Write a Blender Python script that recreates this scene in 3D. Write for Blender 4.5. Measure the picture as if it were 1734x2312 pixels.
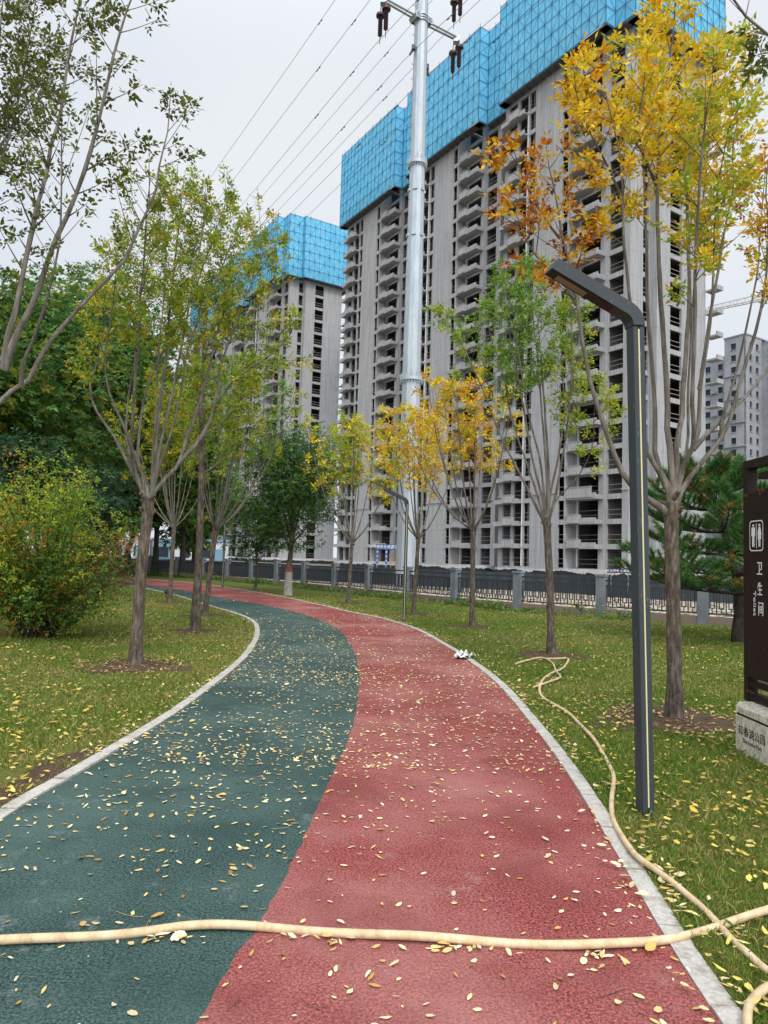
import bpy, math, random
import numpy as np
from mathutils import Vector, Matrix, geometry

sc = bpy.context.scene
for o in list(bpy.data.objects): bpy.data.objects.remove(o)
random.seed(7); RNG = np.random.default_rng(7)
rad = math.radians

# ------------------------------------------------------------------ camera
FOC = 1600.0; PIT = rad(3.75); ROL = rad(1.7); EYE = 1.6
cr, sr, cp, sp = math.cos(ROL), math.sin(ROL), math.cos(PIT), math.sin(PIT)
cam = bpy.data.cameras.new('camera'); cam_o = bpy.data.objects.new('camera', cam)
sc.collection.objects.link(cam_o); sc.camera = cam_o
cam.sensor_fit = 'AUTO'; cam.sensor_width = 36.0; cam.lens = FOC / 2312 * 36
cam.clip_start = 0.05; cam.clip_end = 3000
def _cw(x, y, f):           # camera axes (right, up, forward) -> world
    X = x*cr - y*sr; Y = x*sr + y*cr
    return Vector((X, f*cp - Y*sp, f*sp + Y*cp))
cx, cy, cz = _cw(1, 0, 0), _cw(0, 1, 0), -_cw(0, 0, 1)
M = Matrix((cx, cy, cz)).transposed().to_4x4(); M.translation = (0, 0, EYE)
cam_o.matrix_world = M
def ray(px, py):
    v = _cw((px-867)/FOC, -(py-1156)/FOC, 1.0); return np.array(v)
def gnd(px, py, z=0.0):
    d = ray(px, py); return np.array([0, 0, EYE]) + d*((z-EYE)/d[2])
def at(px, py, Y):
    d = ray(px, py); return np.array([0, 0, EYE]) + d*(Y/d[1])
def atx(px, py, X):
    d = ray(px, py); return np.array([0, 0, EYE]) + d*(X/d[0])

# ------------------------------------------------------------------ world, sun, exposure
SUN_EL, SUN_AZ = rad(46), rad(168)      # azimuth from +Y towards +X : behind right
w = bpy.data.worlds.new('World'); sc.world = w; w.use_nodes = True
nt = w.node_tree; nt.nodes.clear()
def N(t, loc=(0, 0), **k):
    n = nt.nodes.new(t)
    for a, b in k.items(): setattr(n, a, b)
    return n
out = N('ShaderNodeOutputWorld'); bg = N('ShaderNodeBackground'); bg.inputs[1].default_value = 0.1
sky = N('ShaderNodeTexSky', sky_type='NISHITA'); sky.sun_disc = False
sky.sun_elevation = SUN_EL; sky.sun_rotation = SUN_AZ
tc = N('ShaderNodeTexCoord'); sep = N('ShaderNodeSeparateXYZ')
nt.links.new(tc.outputs['Generated'], sep.inputs[0])
# overcast cloud deck: brighter towards the zenith, soft mottling
mr = N('ShaderNodeMapRange'); mr.interpolation_type = 'SMOOTHSTEP'
mr.inputs[1].default_value = 0.55; mr.inputs[2].default_value = 1.0; mr.inputs[3].default_value = 1.0; mr.inputs[4].default_value = 2.0
nt.links.new(sep.outputs[2], mr.inputs[0])
nz = N('ShaderNodeTexNoise'); nz.inputs['Scale'].default_value = 1.9; nz.inputs['Detail'].default_value = 4
nt.links.new(tc.outputs['Generated'], nz.inputs[0])
cr_ = N('ShaderNodeValToRGB')
cr_.color_ramp.elements[0].position = 0.3; cr_.color_ramp.elements[0].color = (.72, .785, .875, 1)
cr_.color_ramp.elements[1].position = 0.7; cr_.color_ramp.elements[1].color = (.87, .905, .945, 1)
nt.links.new(nz.outputs[0], cr_.inputs[0])
# glow of the hidden sun through the cloud, behind the viewer
vm = N('ShaderNodeVectorMath', operation='DOT_PRODUCT')
vm.inputs[1].default_value = (math.sin(SUN_AZ)*math.cos(SUN_EL), math.cos(SUN_AZ)*math.cos(SUN_EL), math.sin(SUN_EL))
nt.links.new(tc.outputs['Generated'], vm.inputs[0])
mr2 = N('ShaderNodeMapRange'); mr2.interpolation_type = 'SMOOTHSTEP'
mr2.inputs[1].default_value = 0.25; mr2.inputs[2].default_value = 1.0; mr2.inputs[3].default_value = 0.0; mr2.inputs[4].default_value = 1.6
nt.links.new(vm.outputs['Value'], mr2.inputs[0])
ad = N('ShaderNodeMath', operation='ADD'); nt.links.new(mr.outputs[0], ad.inputs[0]); nt.links.new(mr2.outputs[0], ad.inputs[1])
ml = N('ShaderNodeMath', operation='MULTIPLY'); ml.inputs[1].default_value = 10.0; nt.links.new(ad.outputs[0], ml.inputs[0])
vs = N('ShaderNodeVectorMath', operation='SCALE'); nt.links.new(cr_.outputs[0], vs.inputs[0]); nt.links.new(ml.outputs[0], vs.inputs['Scale'])
mx = N('ShaderNodeMix', data_type='RGBA'); mx.inputs[0].default_value = 0.94
nt.links.new(sky.outputs[0], mx.inputs[6]); nt.links.new(vs.outputs[0], mx.inputs[7])
nt.links.new(mx.outputs[2], bg.inputs[0]); nt.links.new(bg.outputs[0], out.inputs[0])
sl = bpy.data.lights.new('sun', 'SUN'); sl.energy = 1.5; sl.angle = rad(11); sl.color = (1, .95, .87)
so = bpy.data.objects.new('sun', sl); sc.collection.objects.link(so)
so.rotation_euler = (rad(90)-SUN_EL, 0, math.pi-SUN_AZ)
so.location = (20, -20, 60)
sc.view_settings.view_transform = 'Standard'; sc.view_settings.look = 'None'
sc.view_settings.exposure = 0.0; sc.view_settings.gamma = 1
sc.render.engine = 'CYCLES'
sc.cycles.max_bounces = 6; sc.cycles.diffuse_bounces = 3; sc.cycles.transparent_max_bounces = 16
sc.render.resolution_x, sc.render.resolution_y = 768, 1024

# ------------------------------------------------------------------ helpers
COL = sc.collection
def link(o, parent=None):
    COL.objects.link(o)
    if parent: o.parent = parent
    return o
def tag(o, label=None, cat=None, group=None, kind=None):
    if label: o['label'] = label
    if cat: o['category'] = cat
    if group: o['group'] = group
    if kind: o['kind'] = kind
    return o
def thing(name, label, cat, loc=(0, 0, 0), rz=0, group=None):
    o = bpy.data.objects.new(name, None); o.location = loc; o.rotation_euler = (0, 0, rz)
    o.empty_display_size = .2; link(o)
    return tag(o, label, cat, group)
def copy_tree(o, parent=None):
    c = o.copy(); COL.objects.link(c); c.parent = parent
    for ch in list(o.children): copy_tree(ch, c)
    return c
def nrm(a):
    a = np.asarray(a, float); return a/np.maximum(np.linalg.norm(a, axis=-1, keepdims=True), 1e-9)

class MB:
    def __init__(s): s.v = []; s.f = []; s.m = []; s.c = []; s.n = 0
    def add(s, V, F, mat=0, col=None):
        V = np.asarray(V, np.float32).reshape(-1, 3); F = np.asarray(F, np.int32)
        s.v.append(V); s.f.append(F + s.n); s.n += len(V)
        s.m.append(np.full(len(F), mat, np.int32))
        if col is None: s.c.append(np.full((len(F), 4), .5, np.float32))
        else:
            col = np.asarray(col, np.float32)
            if col.ndim == 1: col = np.tile(col, (len(F), 1))
            if col.shape[1] == 3: col = np.concatenate([col, np.ones((len(col), 1), np.float32)], 1)
            s.c.append(col)
    def box(s, lo, hi, mat=0, fr=None):
        x0, y0, z0 = lo; x1, y1, z1 = hi
        V = np.array([(x0,y0,z0),(x1,y0,z0),(x1,y1,z0),(x0,y1,z0),(x0,y0,z1),(x1,y0,z1),(x1,y1,z1),(x0,y1,z1)], float)
        if fr is not None: V = fr(V)
        s.add(V, [(0,3,2,1),(4,5,6,7),(0,1,5,4),(1,2,6,5),(2,3,7,6),(3,0,4,7)], mat)
    def tube(s, P, R, k=7, mat=0, cap=True, col=None):
        P = np.asarray(P, float); n = len(P); R = np.broadcast_to(np.asarray(R, float), (n,))
        T = np.gradient(P, axis=0); T = nrm(T)
        a = np.array([1., 0, 0]) if abs(T[0][0]) < .8 else np.array([0, 1., 0])
        a = a - T[0]*a.dot(T[0]); a /= np.linalg.norm(a)
        ang = np.arange(k)*2*math.pi/k; V = []
        for i in range(n):
            a = a - T[i]*a.dot(T[i]); a /= max(np.linalg.norm(a), 1e-9); b = np.cross(T[i], a)
            V.append(P[i] + R[i]*(np.cos(ang)[:, None]*a + np.sin(ang)[:, None]*b))
        V = np.concatenate(V)
        i = np.arange(n-1)[:, None]*k; j = np.arange(k)[None]; j2 = (j+1) % k
        F = np.stack([i+j, i+j2, i+k+j2, i+k+j], -1).reshape(-1, 4)
        s.add(V, F, mat, col)
        if cap:
            for e in (0, n-1):
                c = P[e]; ring = V[e*k:(e+1)*k]; VV = np.vstack([ring, c[None]])
                q = [(jj, (jj+1) % k, k) if e else ((jj+1) % k, jj, k) for jj in range(k)]
                s.add(VV, q, mat, col)
    def prism(s, poly, axis_fn, d0, d1, mat=0):
        """poly: list of 2D pts (ccw); axis_fn(u,v,d)->3D"""
        n = len(poly)
        V = [axis_fn(p[0], p[1], d0) for p in poly] + [axis_fn(p[0], p[1], d1) for p in poly]
        tri = geometry.tessellate_polygon([[Vector((p[0], p[1], 0)) for p in poly]])
        F3 = [tuple(t) for t in tri] + [tuple(n+i for i in reversed(t)) for t in tri]
        s.add(V, F3, mat)
        s.add(V, [(i, n+i, n+(i+1) % n, (i+1) % n) for i in range(n)], mat)
    def build(s, name, mats, parent=None, smooth=False, tint=False):
        me = bpy.data.meshes.new(name)
        V = np.concatenate(s.v); me.vertices.add(len(V)); me.vertices.foreach_set('co', V.ravel())
        loops = np.concatenate([f.ravel() for f in s.f]); tot = np.concatenate([np.full(len(f), f.shape[1]) for f in s.f])
        st = np.concatenate([[0], np.cumsum(tot)[:-1]]).astype(np.int32)
        me.loops.add(len(loops)); me.loops.foreach_set('vertex_index', loops.astype(np.int32))
        me.polygons.add(len(tot)); me.polygons.foreach_set('loop_start', st)
        me.polygons.foreach_set('material_index', np.concatenate(s.m))
        me.polygons.foreach_set('use_smooth', np.full(len(tot), smooth))
        me.update(calc_edges=True)
        if tint:
            a = me.attributes.new('tint', 'FLOAT_COLOR', 'FACE'); a.data.foreach_set('color', np.concatenate(s.c).ravel())
        for m in (mats if isinstance(mats, (list, tuple)) else [mats]): me.materials.append(m)
        o = bpy.data.objects.new(name, me); link(o, parent); return o

def smooth_curve(P, n):
    """Catmull-Rom resample of P to n points evenly spaced by chord."""
    P = np.asarray(P, float)
    d = np.concatenate([[0], np.cumsum(np.linalg.norm(np.diff(P, axis=0), axis=1))])
    E = np.vstack([2*P[0]-P[1], P, 2*P[-1]-P[-2]])
    ts = np.linspace(0, d[-1], n); o = []
    for t in ts:
        i = min(max(np.searchsorted(d, t)-1, 0), len(P)-2); u = (t-d[i])/max(d[i+1]-d[i], 1e-9)
        p0, p1, p2, p3 = E[i], E[i+1], E[i+2], E[i+3]
        o.append(.5*((2*p1)+(-p0+p2)*u+(2*p0-5*p1+4*p2-p3)*u*u+(-p0+3*p1-3*p2+p3)*u**3))
    return np.array(o)

# ------------------------------------------------------------------ materials
def mat(name, col=(.5, .5, .5), rough=.7, metal=0, fn=None, spec=.3):
    m = bpy.data.materials.new(name); m.use_nodes = True; t = m.node_tree
    b = t.nodes['Principled BSDF']; b.inputs['Base Color'].default_value = (*col, 1)
    b.inputs['Roughness'].default_value = rough; b.inputs['Metallic'].default_value = metal
    b.inputs['Specular IOR Level'].default_value = spec
    if fn: fn(t, b)
    return m
class G:   # tiny node-graph helper
    def __init__(s, t): s.t = t
    def n(s, ty, **k):
        x = s.t.nodes.new(ty)
        for a, b in k.items(): setattr(x, a, b)
        return x
    def l(s, a, b): s.t.links.new(a, b)
    def coord(s, scale=(1, 1, 1), kind='Object'):
        c = s.n('ShaderNodeTexCoord'); m = s.n('ShaderNodeMapping'); m.inputs['Scale'].default_value = scale
        s.l(c.outputs[kind], m.inputs[0]); return m.outputs[0]
    def noise(s, vec, scale, detail=4, rough=.55):
        x = s.n('ShaderNodeTexNoise'); x.inputs['Scale'].default_value = scale; x.inputs['Detail'].default_value = detail
        x.inputs['Roughness'].default_value = rough; s.l(vec, x.inputs[0]); return x.outputs[0]
    def ramp(s, v, stops):
        r = s.n('ShaderNodeValToRGB'); e = r.color_ramp.elements
        while len(e) < len(stops): e.new(.5)
        for x, (p, c) in zip(e, stops): x.position = p; x.color = (*c, 1) if len(c) == 3 else c
        s.l(v, r.inputs[0]); return r.outputs[0]
    def mix(s, f, a, b, mode='MIX'):
        x = s.n('ShaderNodeMix', data_type='RGBA', blend_type=mode)
        for i, v in ((0, f), (6, a), (7, b)):
            if isinstance(v, (int, float)): x.inputs[i].default_value = v
            elif isinstance(v, tuple): x.inputs[i].default_value = (*v, 1)
            else: s.l(v, x.inputs[i])
        return x.outputs[2]
    def math(s, op, a, b=0., c=None):
        x = s.n('ShaderNodeMath', operation=op)
        for i, v in enumerate((a, b) if c is None else (a, b, c)):
            if isinstance(v, (int, float)): x.inputs[i].default_value = v
            else: s.l(v, x.inputs[i])
        return x.outputs[0]
    def sep(s, v):
        x = s.n('ShaderNodeSeparateXYZ'); s.l(v, x.inputs[0]); return x.outputs
    def bump(s, b, h, st=.3, d=.02):
        x = s.n('ShaderNodeBump'); x.inputs['Strength'].default_value = st; x.inputs['Distance'].default_value = d
        s.l(h, x.inputs['Height']); s.l(x.outputs[0], b.inputs['Normal'])

def f_concrete(base, dark, lite):
    def f(t, b):
        g = G(t); c = g.coord()
        X = g.sep(c)
        # board-marked streaks: stretched along z
        m = g.n('ShaderNodeMapping'); m.inputs['Scale'].default_value = (2.6, 2.6, .12); g.l(c, m.inputs[0])
        st = g.noise(m.outputs[0], 1.5, 7, .78)
        big = g.noise(c, .22, 4)
        col = g.ramp(st, [(.36, dark), (.49, base), (.62, lite)])
        col = g.mix(g.math('MULTIPLY', big, .55), col, tuple(.8*x for x in base))
        # pour joints every storey
        fz = g.math('FRACT', g.math('MULTIPLY', g.math('ADD', X[2], 8.5), 1/2.9))
        jl = g.math('LESS_THAN', fz, .018)
        col = g.mix(g.math('MULTIPLY', jl, .45), col, tuple(.4*x for x in base))
        # formwork panel joints
        sx = g.math('ADD', X[0], X[1]); fx = g.math('FRACT', g.math('MULTIPLY', sx, 1/1.2))
        col = g.mix(g.math('MULTIPLY', g.math('LESS_THAN', fx, .03), .3), col, tuple(.5*x for x in base))
        # tie holes
        hx = g.math('ABSOLUTE', g.math('SUBTRACT', g.math('FRACT', g.math('MULTIPLY', sx, 1/.6)), .5))
        hz = g.math('ABSOLUTE', g.math('SUBTRACT', g.math('FRACT', g.math('MULTIPLY', X[2], 1/.725)), .5))
        h = g.math('MULTIPLY', g.math('LESS_THAN', hx, .06), g.math('LESS_THAN', hz, .05))
        col = g.mix(g.math('MULTIPLY', h, .75), col, (.05, .05, .05))
        fine = g.noise(c, 9, 3); col = g.mix(.25, col, g.ramp(fine, [(.3, dark), (.7, lite)]))
        g.l(col, b.inputs['Base Color'])
    return f
M_conc = mat('raw_concrete', rough=.9, spec=.15, fn=f_concrete((.35, .35, .352), (.21, .21, .212), (.46, .46, .46)))
M_conc2 = mat('pale_concrete', rough=.9, spec=.15, fn=f_concrete((.52, .53, .55), (.38, .39, .41), (.64, .65, .66)))
M_conc_shade = mat('shaded_interior_concrete', rough=.95, spec=.1, fn=f_concrete((.15, .145, .14), (.09, .087, .083), (.21, .20, .19)))  # darker copy of the raw concrete: indoor shade put into the colour
def f_found(t, b):
    g = G(t); c = g.coord(); X = g.sep(c)
    nz = g.noise(c, .55, 6, .7); th = g.math('ADD', g.math('MULTIPLY', nz, 1.5), -.15)
    k = g.math('LESS_THAN', X[2], th)
    col = g.mix(k, g.ramp(g.noise(c, 2.5, 4), [(.3, (.42, .41, .39)), (.7, (.60, .59, .56))]), (.022, .025, .028))
    g.l(col, b.inputs['Base Color'])
M_found = mat('foundation_waterproofing', rough=.8, fn=f_found)
M_net = bpy.data.materials.new('blue_perforated_screen'); M_net.use_nodes = True
def f_net(t):
    g = G(t); b = t.nodes['Principled BSDF']; o = t.nodes['Material Output']; b.inputs['Roughness'].default_value = .55
    c = g.coord(); nz = g.noise(c, .35, 3); col = g.ramp(nz, [(.3, (.17, .62, .86)), (.7, (.26, .72, .92))])
    X = g.sep(c)   # panel-to-panel tone change
    v = g.n('ShaderNodeTexWhiteNoise'); v.noise_dimensions = '3D'
    mm = g.n('ShaderNodeVectorMath', operation='FLOOR'); mp = g.n('ShaderNodeMapping'); mp.inputs['Scale'].default_value = (.42, .42, .5)
    g.l(c, mp.inputs[0]); g.l(mp.outputs[0], mm.inputs[0]); g.l(mm.outputs[0], v.inputs[0])
    col = g.mix(g.math('MULTIPLY', v.outputs[0], .35), col, (.26, .72, .92))
    g.l(col, b.inputs['Base Color'])
    tl = g.n('ShaderNodeBsdfTranslucent'); g.l(col, tl.inputs[0])
    tr = g.n('ShaderNodeBsdfTransparent')
    m1 = g.n('ShaderNodeMixShader'); m1.inputs[0].default_value = .4; g.l(b.outputs[0], m1.inputs[1]); g.l(tl.outputs[0], m1.inputs[2])
    m2 = g.n('ShaderNodeMixShader'); m2.inputs[0].default_value = .14; g.l(m1.outputs[0], m2.inputs[1]); g.l(tr.outputs[0], m2.inputs[2])
    g.l(m2.outputs[0], o.inputs[0])
f_net(M_net.node_tree)
M_frame = mat('dark_blue_frame', (.035, .14, .24), .6)
M_plank = mat('scaffold_deck', (.10, .10, .105), .9)
M_rail = mat('temporary_rail', (.30, .25, .23), .6)
M_strip = mat('white_edge_strip', (.75, .77, .8), .5)

def f_galv(t, b):
    g = G(t); c = g.coord((1, 1, .25)); n1 = g.noise(c, 3, 5, .6); n2 = g.noise(c, 18, 3)
    col = g.ramp(n1, [(.3, (.33, .37, .40)), (.7, (.46, .50, .535))]); col = g.mix(.2, col, g.ramp(n2, [(.35, (.28, .32, .35)), (.65, (.54, .58, .61))]))
    g.l(col, b.inputs['Base Color'])
M_galv = mat('galvanised_steel', rough=.42, metal=.35, fn=f_galv)
M_insul = mat('brown_insulator', (.05, .028, .028), .3)
M_dkst = mat('dark_steel', (.06, .065, .07), .5, .4)
M_wire = mat('wire', (.10, .10, .11), .6)

def f_rubber(base, dark, lite, stain):
    def f(t, b):
        g = G(t); c = g.coord()
        fine = g.noise(c, 95, 2, .75); mid = g.noise(c, 75, 2, .8); big = g.noise(c, .55, 5, .6); big2 = g.noise(c, 1.7, 4)
        v = g.n('ShaderNodeTexVoronoi'); v.inputs['Scale'].default_value = 85; g.l(c, v.inputs[0])
        col = g.ramp(fine, [(.30, dark), (.50, base), (.70, lite)])
        col = g.mix(g.math('MULTIPLY', g.math('LESS_THAN', mid, .465), .85), col, dark)
        col = g.mix(g.ramp(big, [(.42, (0, 0, 0)), (.72, (.75, .75, .75))]), col, stain)
        col = g.mix(g.ramp(big2, [(.33, (.5, .5, .5)), (.50, (0, 0, 0))]), col, tuple(x*.5 for x in base))
        wear = g.noise(c, 5.5, 6, .75); wm = g.math('MULTIPLY', g.ramp(wear, [(.56, (0, 0, 0)), (.66, (1, 1, 1))]), g.ramp(g.noise(c, .8, 3), [(.46, (0, 0, 0)), (.62, (.6, .6, .6))]))
        col = g.mix(wm, col, tuple(.45*x+.14 for x in stain))
        g.l(col, b.inputs['Base Color'])
        h = g.math('ADD', g.math('MULTIPLY', v.outputs[0], .8), g.math('MULTIPLY', mid, .8))
        g.bump(b, h, .5, .007)
    return f
M_green = mat('green_rubber_granule', rough=.8, fn=f_rubber((.036, .080, .070), (.006, .015, .014), (.085, .145, .130), (.085, .135, .115)))
M_red = mat('red_rubber_granule', rough=.8, fn=f_rubber((.295, .060, .052), (.060, .010, .009), (.45, .145, .13), (.40, .185, .165)))
def f_kerb(t, b):
    g = G(t); c = g.coord(); n1 = g.noise(c, 3, 5); n2 = g.noise(c, 60, 3)
    col = g.ramp(n1, [(.3, (.33, .305, .265)), (.7, (.50, .475, .43))]); col = g.mix(.4, col, g.ramp(n2, [(.3, (.28, .25, .21)), (.7, (.68, .65, .59))]))
    n3 = g.noise(c, 9, 6, .75); col = g.mix(g.ramp(n3, [(.50, (0, 0, 0)), (.68, (.7, .7, .7))]), col, (.20, .16, .115)); g.l(col, b.inputs['Base Color']); g.bump(b, n2, .3, .004)
M_kerb = mat('kerb_stone', rough=.85, fn=f_kerb)
def f_lawn(t, b):
    g = G(t); c = g.coord(); n1 = g.noise(c, .5, 5, .6); n2 = g.noise(c, 7, 4, .65); n3 = g.noise(c, 45, 3, .7)
    col = g.ramp(n1, [(.32, (.10, .14, .020)), (.55, (.15, .155, .030)), (.75, (.21, .175, .055))])
    col = g.mix(.5, col, g.ramp(n2, [(.3, (.05, .085, .015)), (.7, (.17, .17, .04))]))
    col = g.mix(.45, col, g.ramp(n3, [(.3, (.03, .045, .01)), (.7, (.19, .20, .05))]))
    g.l(col, b.inputs['Base Color']); g.bump(b, g.math('ADD', n3, n2), .8, .04)
M_lawn = mat('lawn_turf', rough=.9, spec=.1, fn=f_lawn)
def f_soil(t, b):
    g = G(t); c = g.coord(); n1 = g.noise(c, 6, 5, .65); n2 = g.noise(c, 50, 3, .7)
    col = g.ramp(n1, [(.3, (.055, .035, .022)), (.7, (.13, .085, .055))]); col = g.mix(.5, col, g.ramp(n2, [(.3, (.03, .02, .013)), (.7, (.19, .13, .085))]))
    g.l(col, b.inputs['Base Color']); g.bump(b, n2, .8, .03)
M_soil = mat('bare_soil', rough=.95, spec=.1, fn=f_soil)
def f_ground(t, b):
    g = G(t); c = g.coord(); n1 = g.noise(c, .15, 6, .6); n2 = g.noise(c, 3, 4)
    col = g.ramp(n1, [(.3, (.13, .11, .08)), (.7, (.24, .20, .15))]); col = g.mix(.35, col, g.ramp(n2, [(.3, (.08, .07, .05)), (.7, (.3, .26, .2))]))
    g.l(col, b.inputs['Base Color'])
M_ground = mat('bare_ground', rough=.95, spec=.1, fn=f_ground)
def f_paver(t, b):
    g = G(t); c = g.coord()
    v = g.n('ShaderNodeTexVoronoi'); v.feature = 'DISTANCE_TO_EDGE'; v.inputs['Scale'].default_value = 2.6; v.inputs['Randomness'].default_value = .55; g.l(c, v.inputs[0])
    n2 = g.noise(c, 12, 4)
    col = g.ramp(n2, [(.3, (.40, .33, .24)), (.7, (.62, .54, .42))]); col = g.mix(g.math('LESS_THAN', v.outputs[0], .09), col, (.07, .055, .04))
    g.l(col, b.inputs['Base Color']); g.bump(b, v.outputs[0], .8, .05)
M_paver = mat('beige_grass_block', rough=.95, fn=f_paver)

def leaf_mat(name, trans=.38):
    m = bpy.data.materials.new(name); m.use_nodes = True; t = m.node_tree; g = G(t)
    b = t.nodes['Principled BSDF']; o = t.nodes['Material Output']
    a = g.n('ShaderNodeAttribute'); a.attribute_name = 'tint'
    b.inputs['Roughness'].default_value = .55; b.inputs['Specular IOR Level'].default_value = .25
    g.l(a.outputs['Color'], b.inputs['Base Color'])
    tl = g.n('ShaderNodeBsdfTranslucent'); g.l(a.outputs['Color'], tl.inputs[0])
    x = g.n('ShaderNodeMixShader'); x.inputs[0].default_value = trans
    g.l(b.outputs[0], x.inputs[1]); g.l(tl.outputs[0], x.inputs[2]); g.l(x.outputs[0], o.inputs[0]); return m
M_leaf = leaf_mat('leaf'); M_grass = leaf_mat('grass_blade', .25); M_dead = leaf_mat('fallen_leaf', .1)
def f_bark(a, b_, c_, zs=.2, sc_=34):
    def f(t, b):
        g = G(t); c = g.coord((1, 1, zs)); n1 = g.noise(c, sc_, 6, .7); c2 = g.coord(); n2 = g.noise(c2, 5, 4)
        n3 = g.noise(c2, 70, 2)
        col = g.ramp(n1, [(.38, a), (.50, b_), (.64, c_)]); col = g.mix(.3, col, g.ramp(n2, [(.3, a), (.7, c_)]))
        col = g.mix(g.math('MULTIPLY', g.math('LESS_THAN', n3, .36), .5), col, a)
        g.l(col, b.inputs['Base Color']); g.bump(b, n1, .9, .02)
    return f
M_bark = mat('grey_brown_bark', rough=.9, spec=.1, fn=f_bark((.035, .026, .019), (.105, .082, .063), (.26, .21, .165)))
M_limb = mat('smooth_grey_bark', rough=.75, spec=.2, fn=f_bark((.075, .062, .048), (.15, .13, .105), (.27, .245, .205), .14, 16))
M_twig = mat('young_twig_bark', (.075, .055, .04), .8)
M_dbark = mat('dark_bark', rough=.95, spec=.1, fn=f_bark((.02, .017, .015), (.05, .042, .035), (.10, .085, .07)))
M_white = mat('white_tree_paint', rough=.9, fn=f_bark((.17, .16, .14), (.33, .31, .28), (.46, .44, .40)))
M_redp = mat('red_tree_paint', rough=.9, fn=f_bark((.16, .04, .03), (.28, .06, .05), (.35, .12, .1)))
def f_scuff(base, sc=(.32, .34, .36)):
    def f(t, b):
        g = G(t); c = g.coord((1, 1, .15)); n = g.noise(c, 55, 4, .75); n2 = g.noise(g.coord(), 2.5, 4)
        col = g.ramp(n2, [(.3, tuple(x*.85 for x in base)), (.7, tuple(x*1.15 for x in base))])
        col = g.mix(g.math('MULTIPLY', g.math('GREATER_THAN', n, .66), .7), col, sc)
        g.l(col, b.inputs['Base Color'])
    return f
M_lamp = mat('anthracite_paint', rough=.5, spec=.3, fn=f_scuff((.040, .049, .055), (.22, .24, .25)))
M_lampu = mat('lamp_underside', (.035, .022, .018), .6)
M_led = mat('unlit_led_panel', (.30, .21, .14), .4)
M_ledg = mat('pale_yellow_strip', (.62, .56, .30), .4)
M_fence = mat('fence_steel', (.035, .042, .05), .5, .1)
def f_post(t, b):
    g = G(t); n = g.noise(g.coord(), 3, 5); g.l(g.ramp(n, [(.3, (.13, .145, .16)), (.7, (.20, .22, .24))]), b.inputs['Base Color'])
M_post = mat('grey_fence_post', rough=.75, fn=f_post)
M_hoard = mat('dark_hoarding', (.035, .042, .05), .6)
M_sign = mat('brown_sign_paint', rough=.55, spec=.2, fn=f_scuff((.020, .011, .009), (.12, .10, .09)))
M_swhite = mat('white_lettering', (.75, .75, .73), .6)
M_black = mat('black_lettering', (.018, .016, .013), .7)
def f_stone(t, b):
    g = G(t); c = g.coord((1, 1, .5)); n = g.noise(c, 34, 5, .7); n2 = g.noise(c, 10, 4)
    col = g.ramp(n, [(.33, (.16, .13, .07)), (.43, (.46, .40, .26)), (.54, (.66, .63, .54)), (.7, (.76, .74, .68))])
    col = g.mix(.3, col, g.ramp(n2, [(.3, (.30, .24, .13)), (.7, (.60, .58, .53))]))
    g.l(col, b.inputs['Base Color']); g.bump(b, n, .8, .012)
M_stone = mat('mottled_granite', rough=.85, fn=f_stone)
def f_hose(t, b):
    g = G(t); n = g.noise(g.coord(), 12, 5, .7); n2 = g.noise(g.coord(), 120, 2)
    col = g.ramp(n, [(.28, (.36, .23, .12)), (.5, (.58, .43, .25)), (.7, (.70, .58, .40))]); col = g.mix(.2, col, g.ramp(n2, [(.3, (.3, .2, .1)), (.7, (.75, .62, .42))]))
    g.l(col, b.inputs['Base Color'])
M_hose = mat('beige_hose', rough=.6, fn=f_hose)
M_paper = mat('crumpled_white_sheet', (.72, .71, .68), .8)
M_cabw = mat('cabin_white', (.50, .53, .55), .5); M_cabb = mat('cabin_blue', (.16, .27, .36), .5); M_cabr = mat('cabin_red', (.42, .05, .05), .5)
M_cabg = mat('window_glass', (.025, .035, .05), .3)
M_blue = mat('site_blue_board', (.035, .085, .24), .5)
M_navy = mat('navy_board', (.014, .02, .06), .5)
M_orange = mat('orange_scaffold', (.40, .20, .08), .6)
M_crane = mat('crane_steel', (.52, .50, .46), .6)
def f_block(t, b):
    g = G(t); c = g.coord(); br = g.n('ShaderNodeTexBrick'); br.inputs['Scale'].default_value = 1.0
    X = g.sep(c); cb = g.n('ShaderNodeCombineXYZ'); g.l(g.math('ADD', X[0], X[1]), cb.inputs[0]); g.l(X[2], cb.inputs[1])
    br.inputs['Color1'].default_value = (.30, .31, .33, 1); br.inputs['Color2'].default_value = (.35, .365, .38, 1); br.inputs['Mortar'].default_value = (.20, .21, .22, 1)
    br.inputs['Brick Width'].default_value = .9; br.inputs['Row Height'].default_value = .42; br.inputs['Mortar Size'].default_value = .03
    g.l(cb.outputs[0], br.inputs[0]); n = g.noise(c, .3, 5); col = g.mix(.4, br.outputs[0], g.ramp(n, [(.3, (.23, .24, .26)), (.7, (.42, .43, .45))]))
    g.l(col, b.inputs['Base Color'])
M_block = mat('grey_blockwork', rough=.9, fn=f_block)

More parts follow.
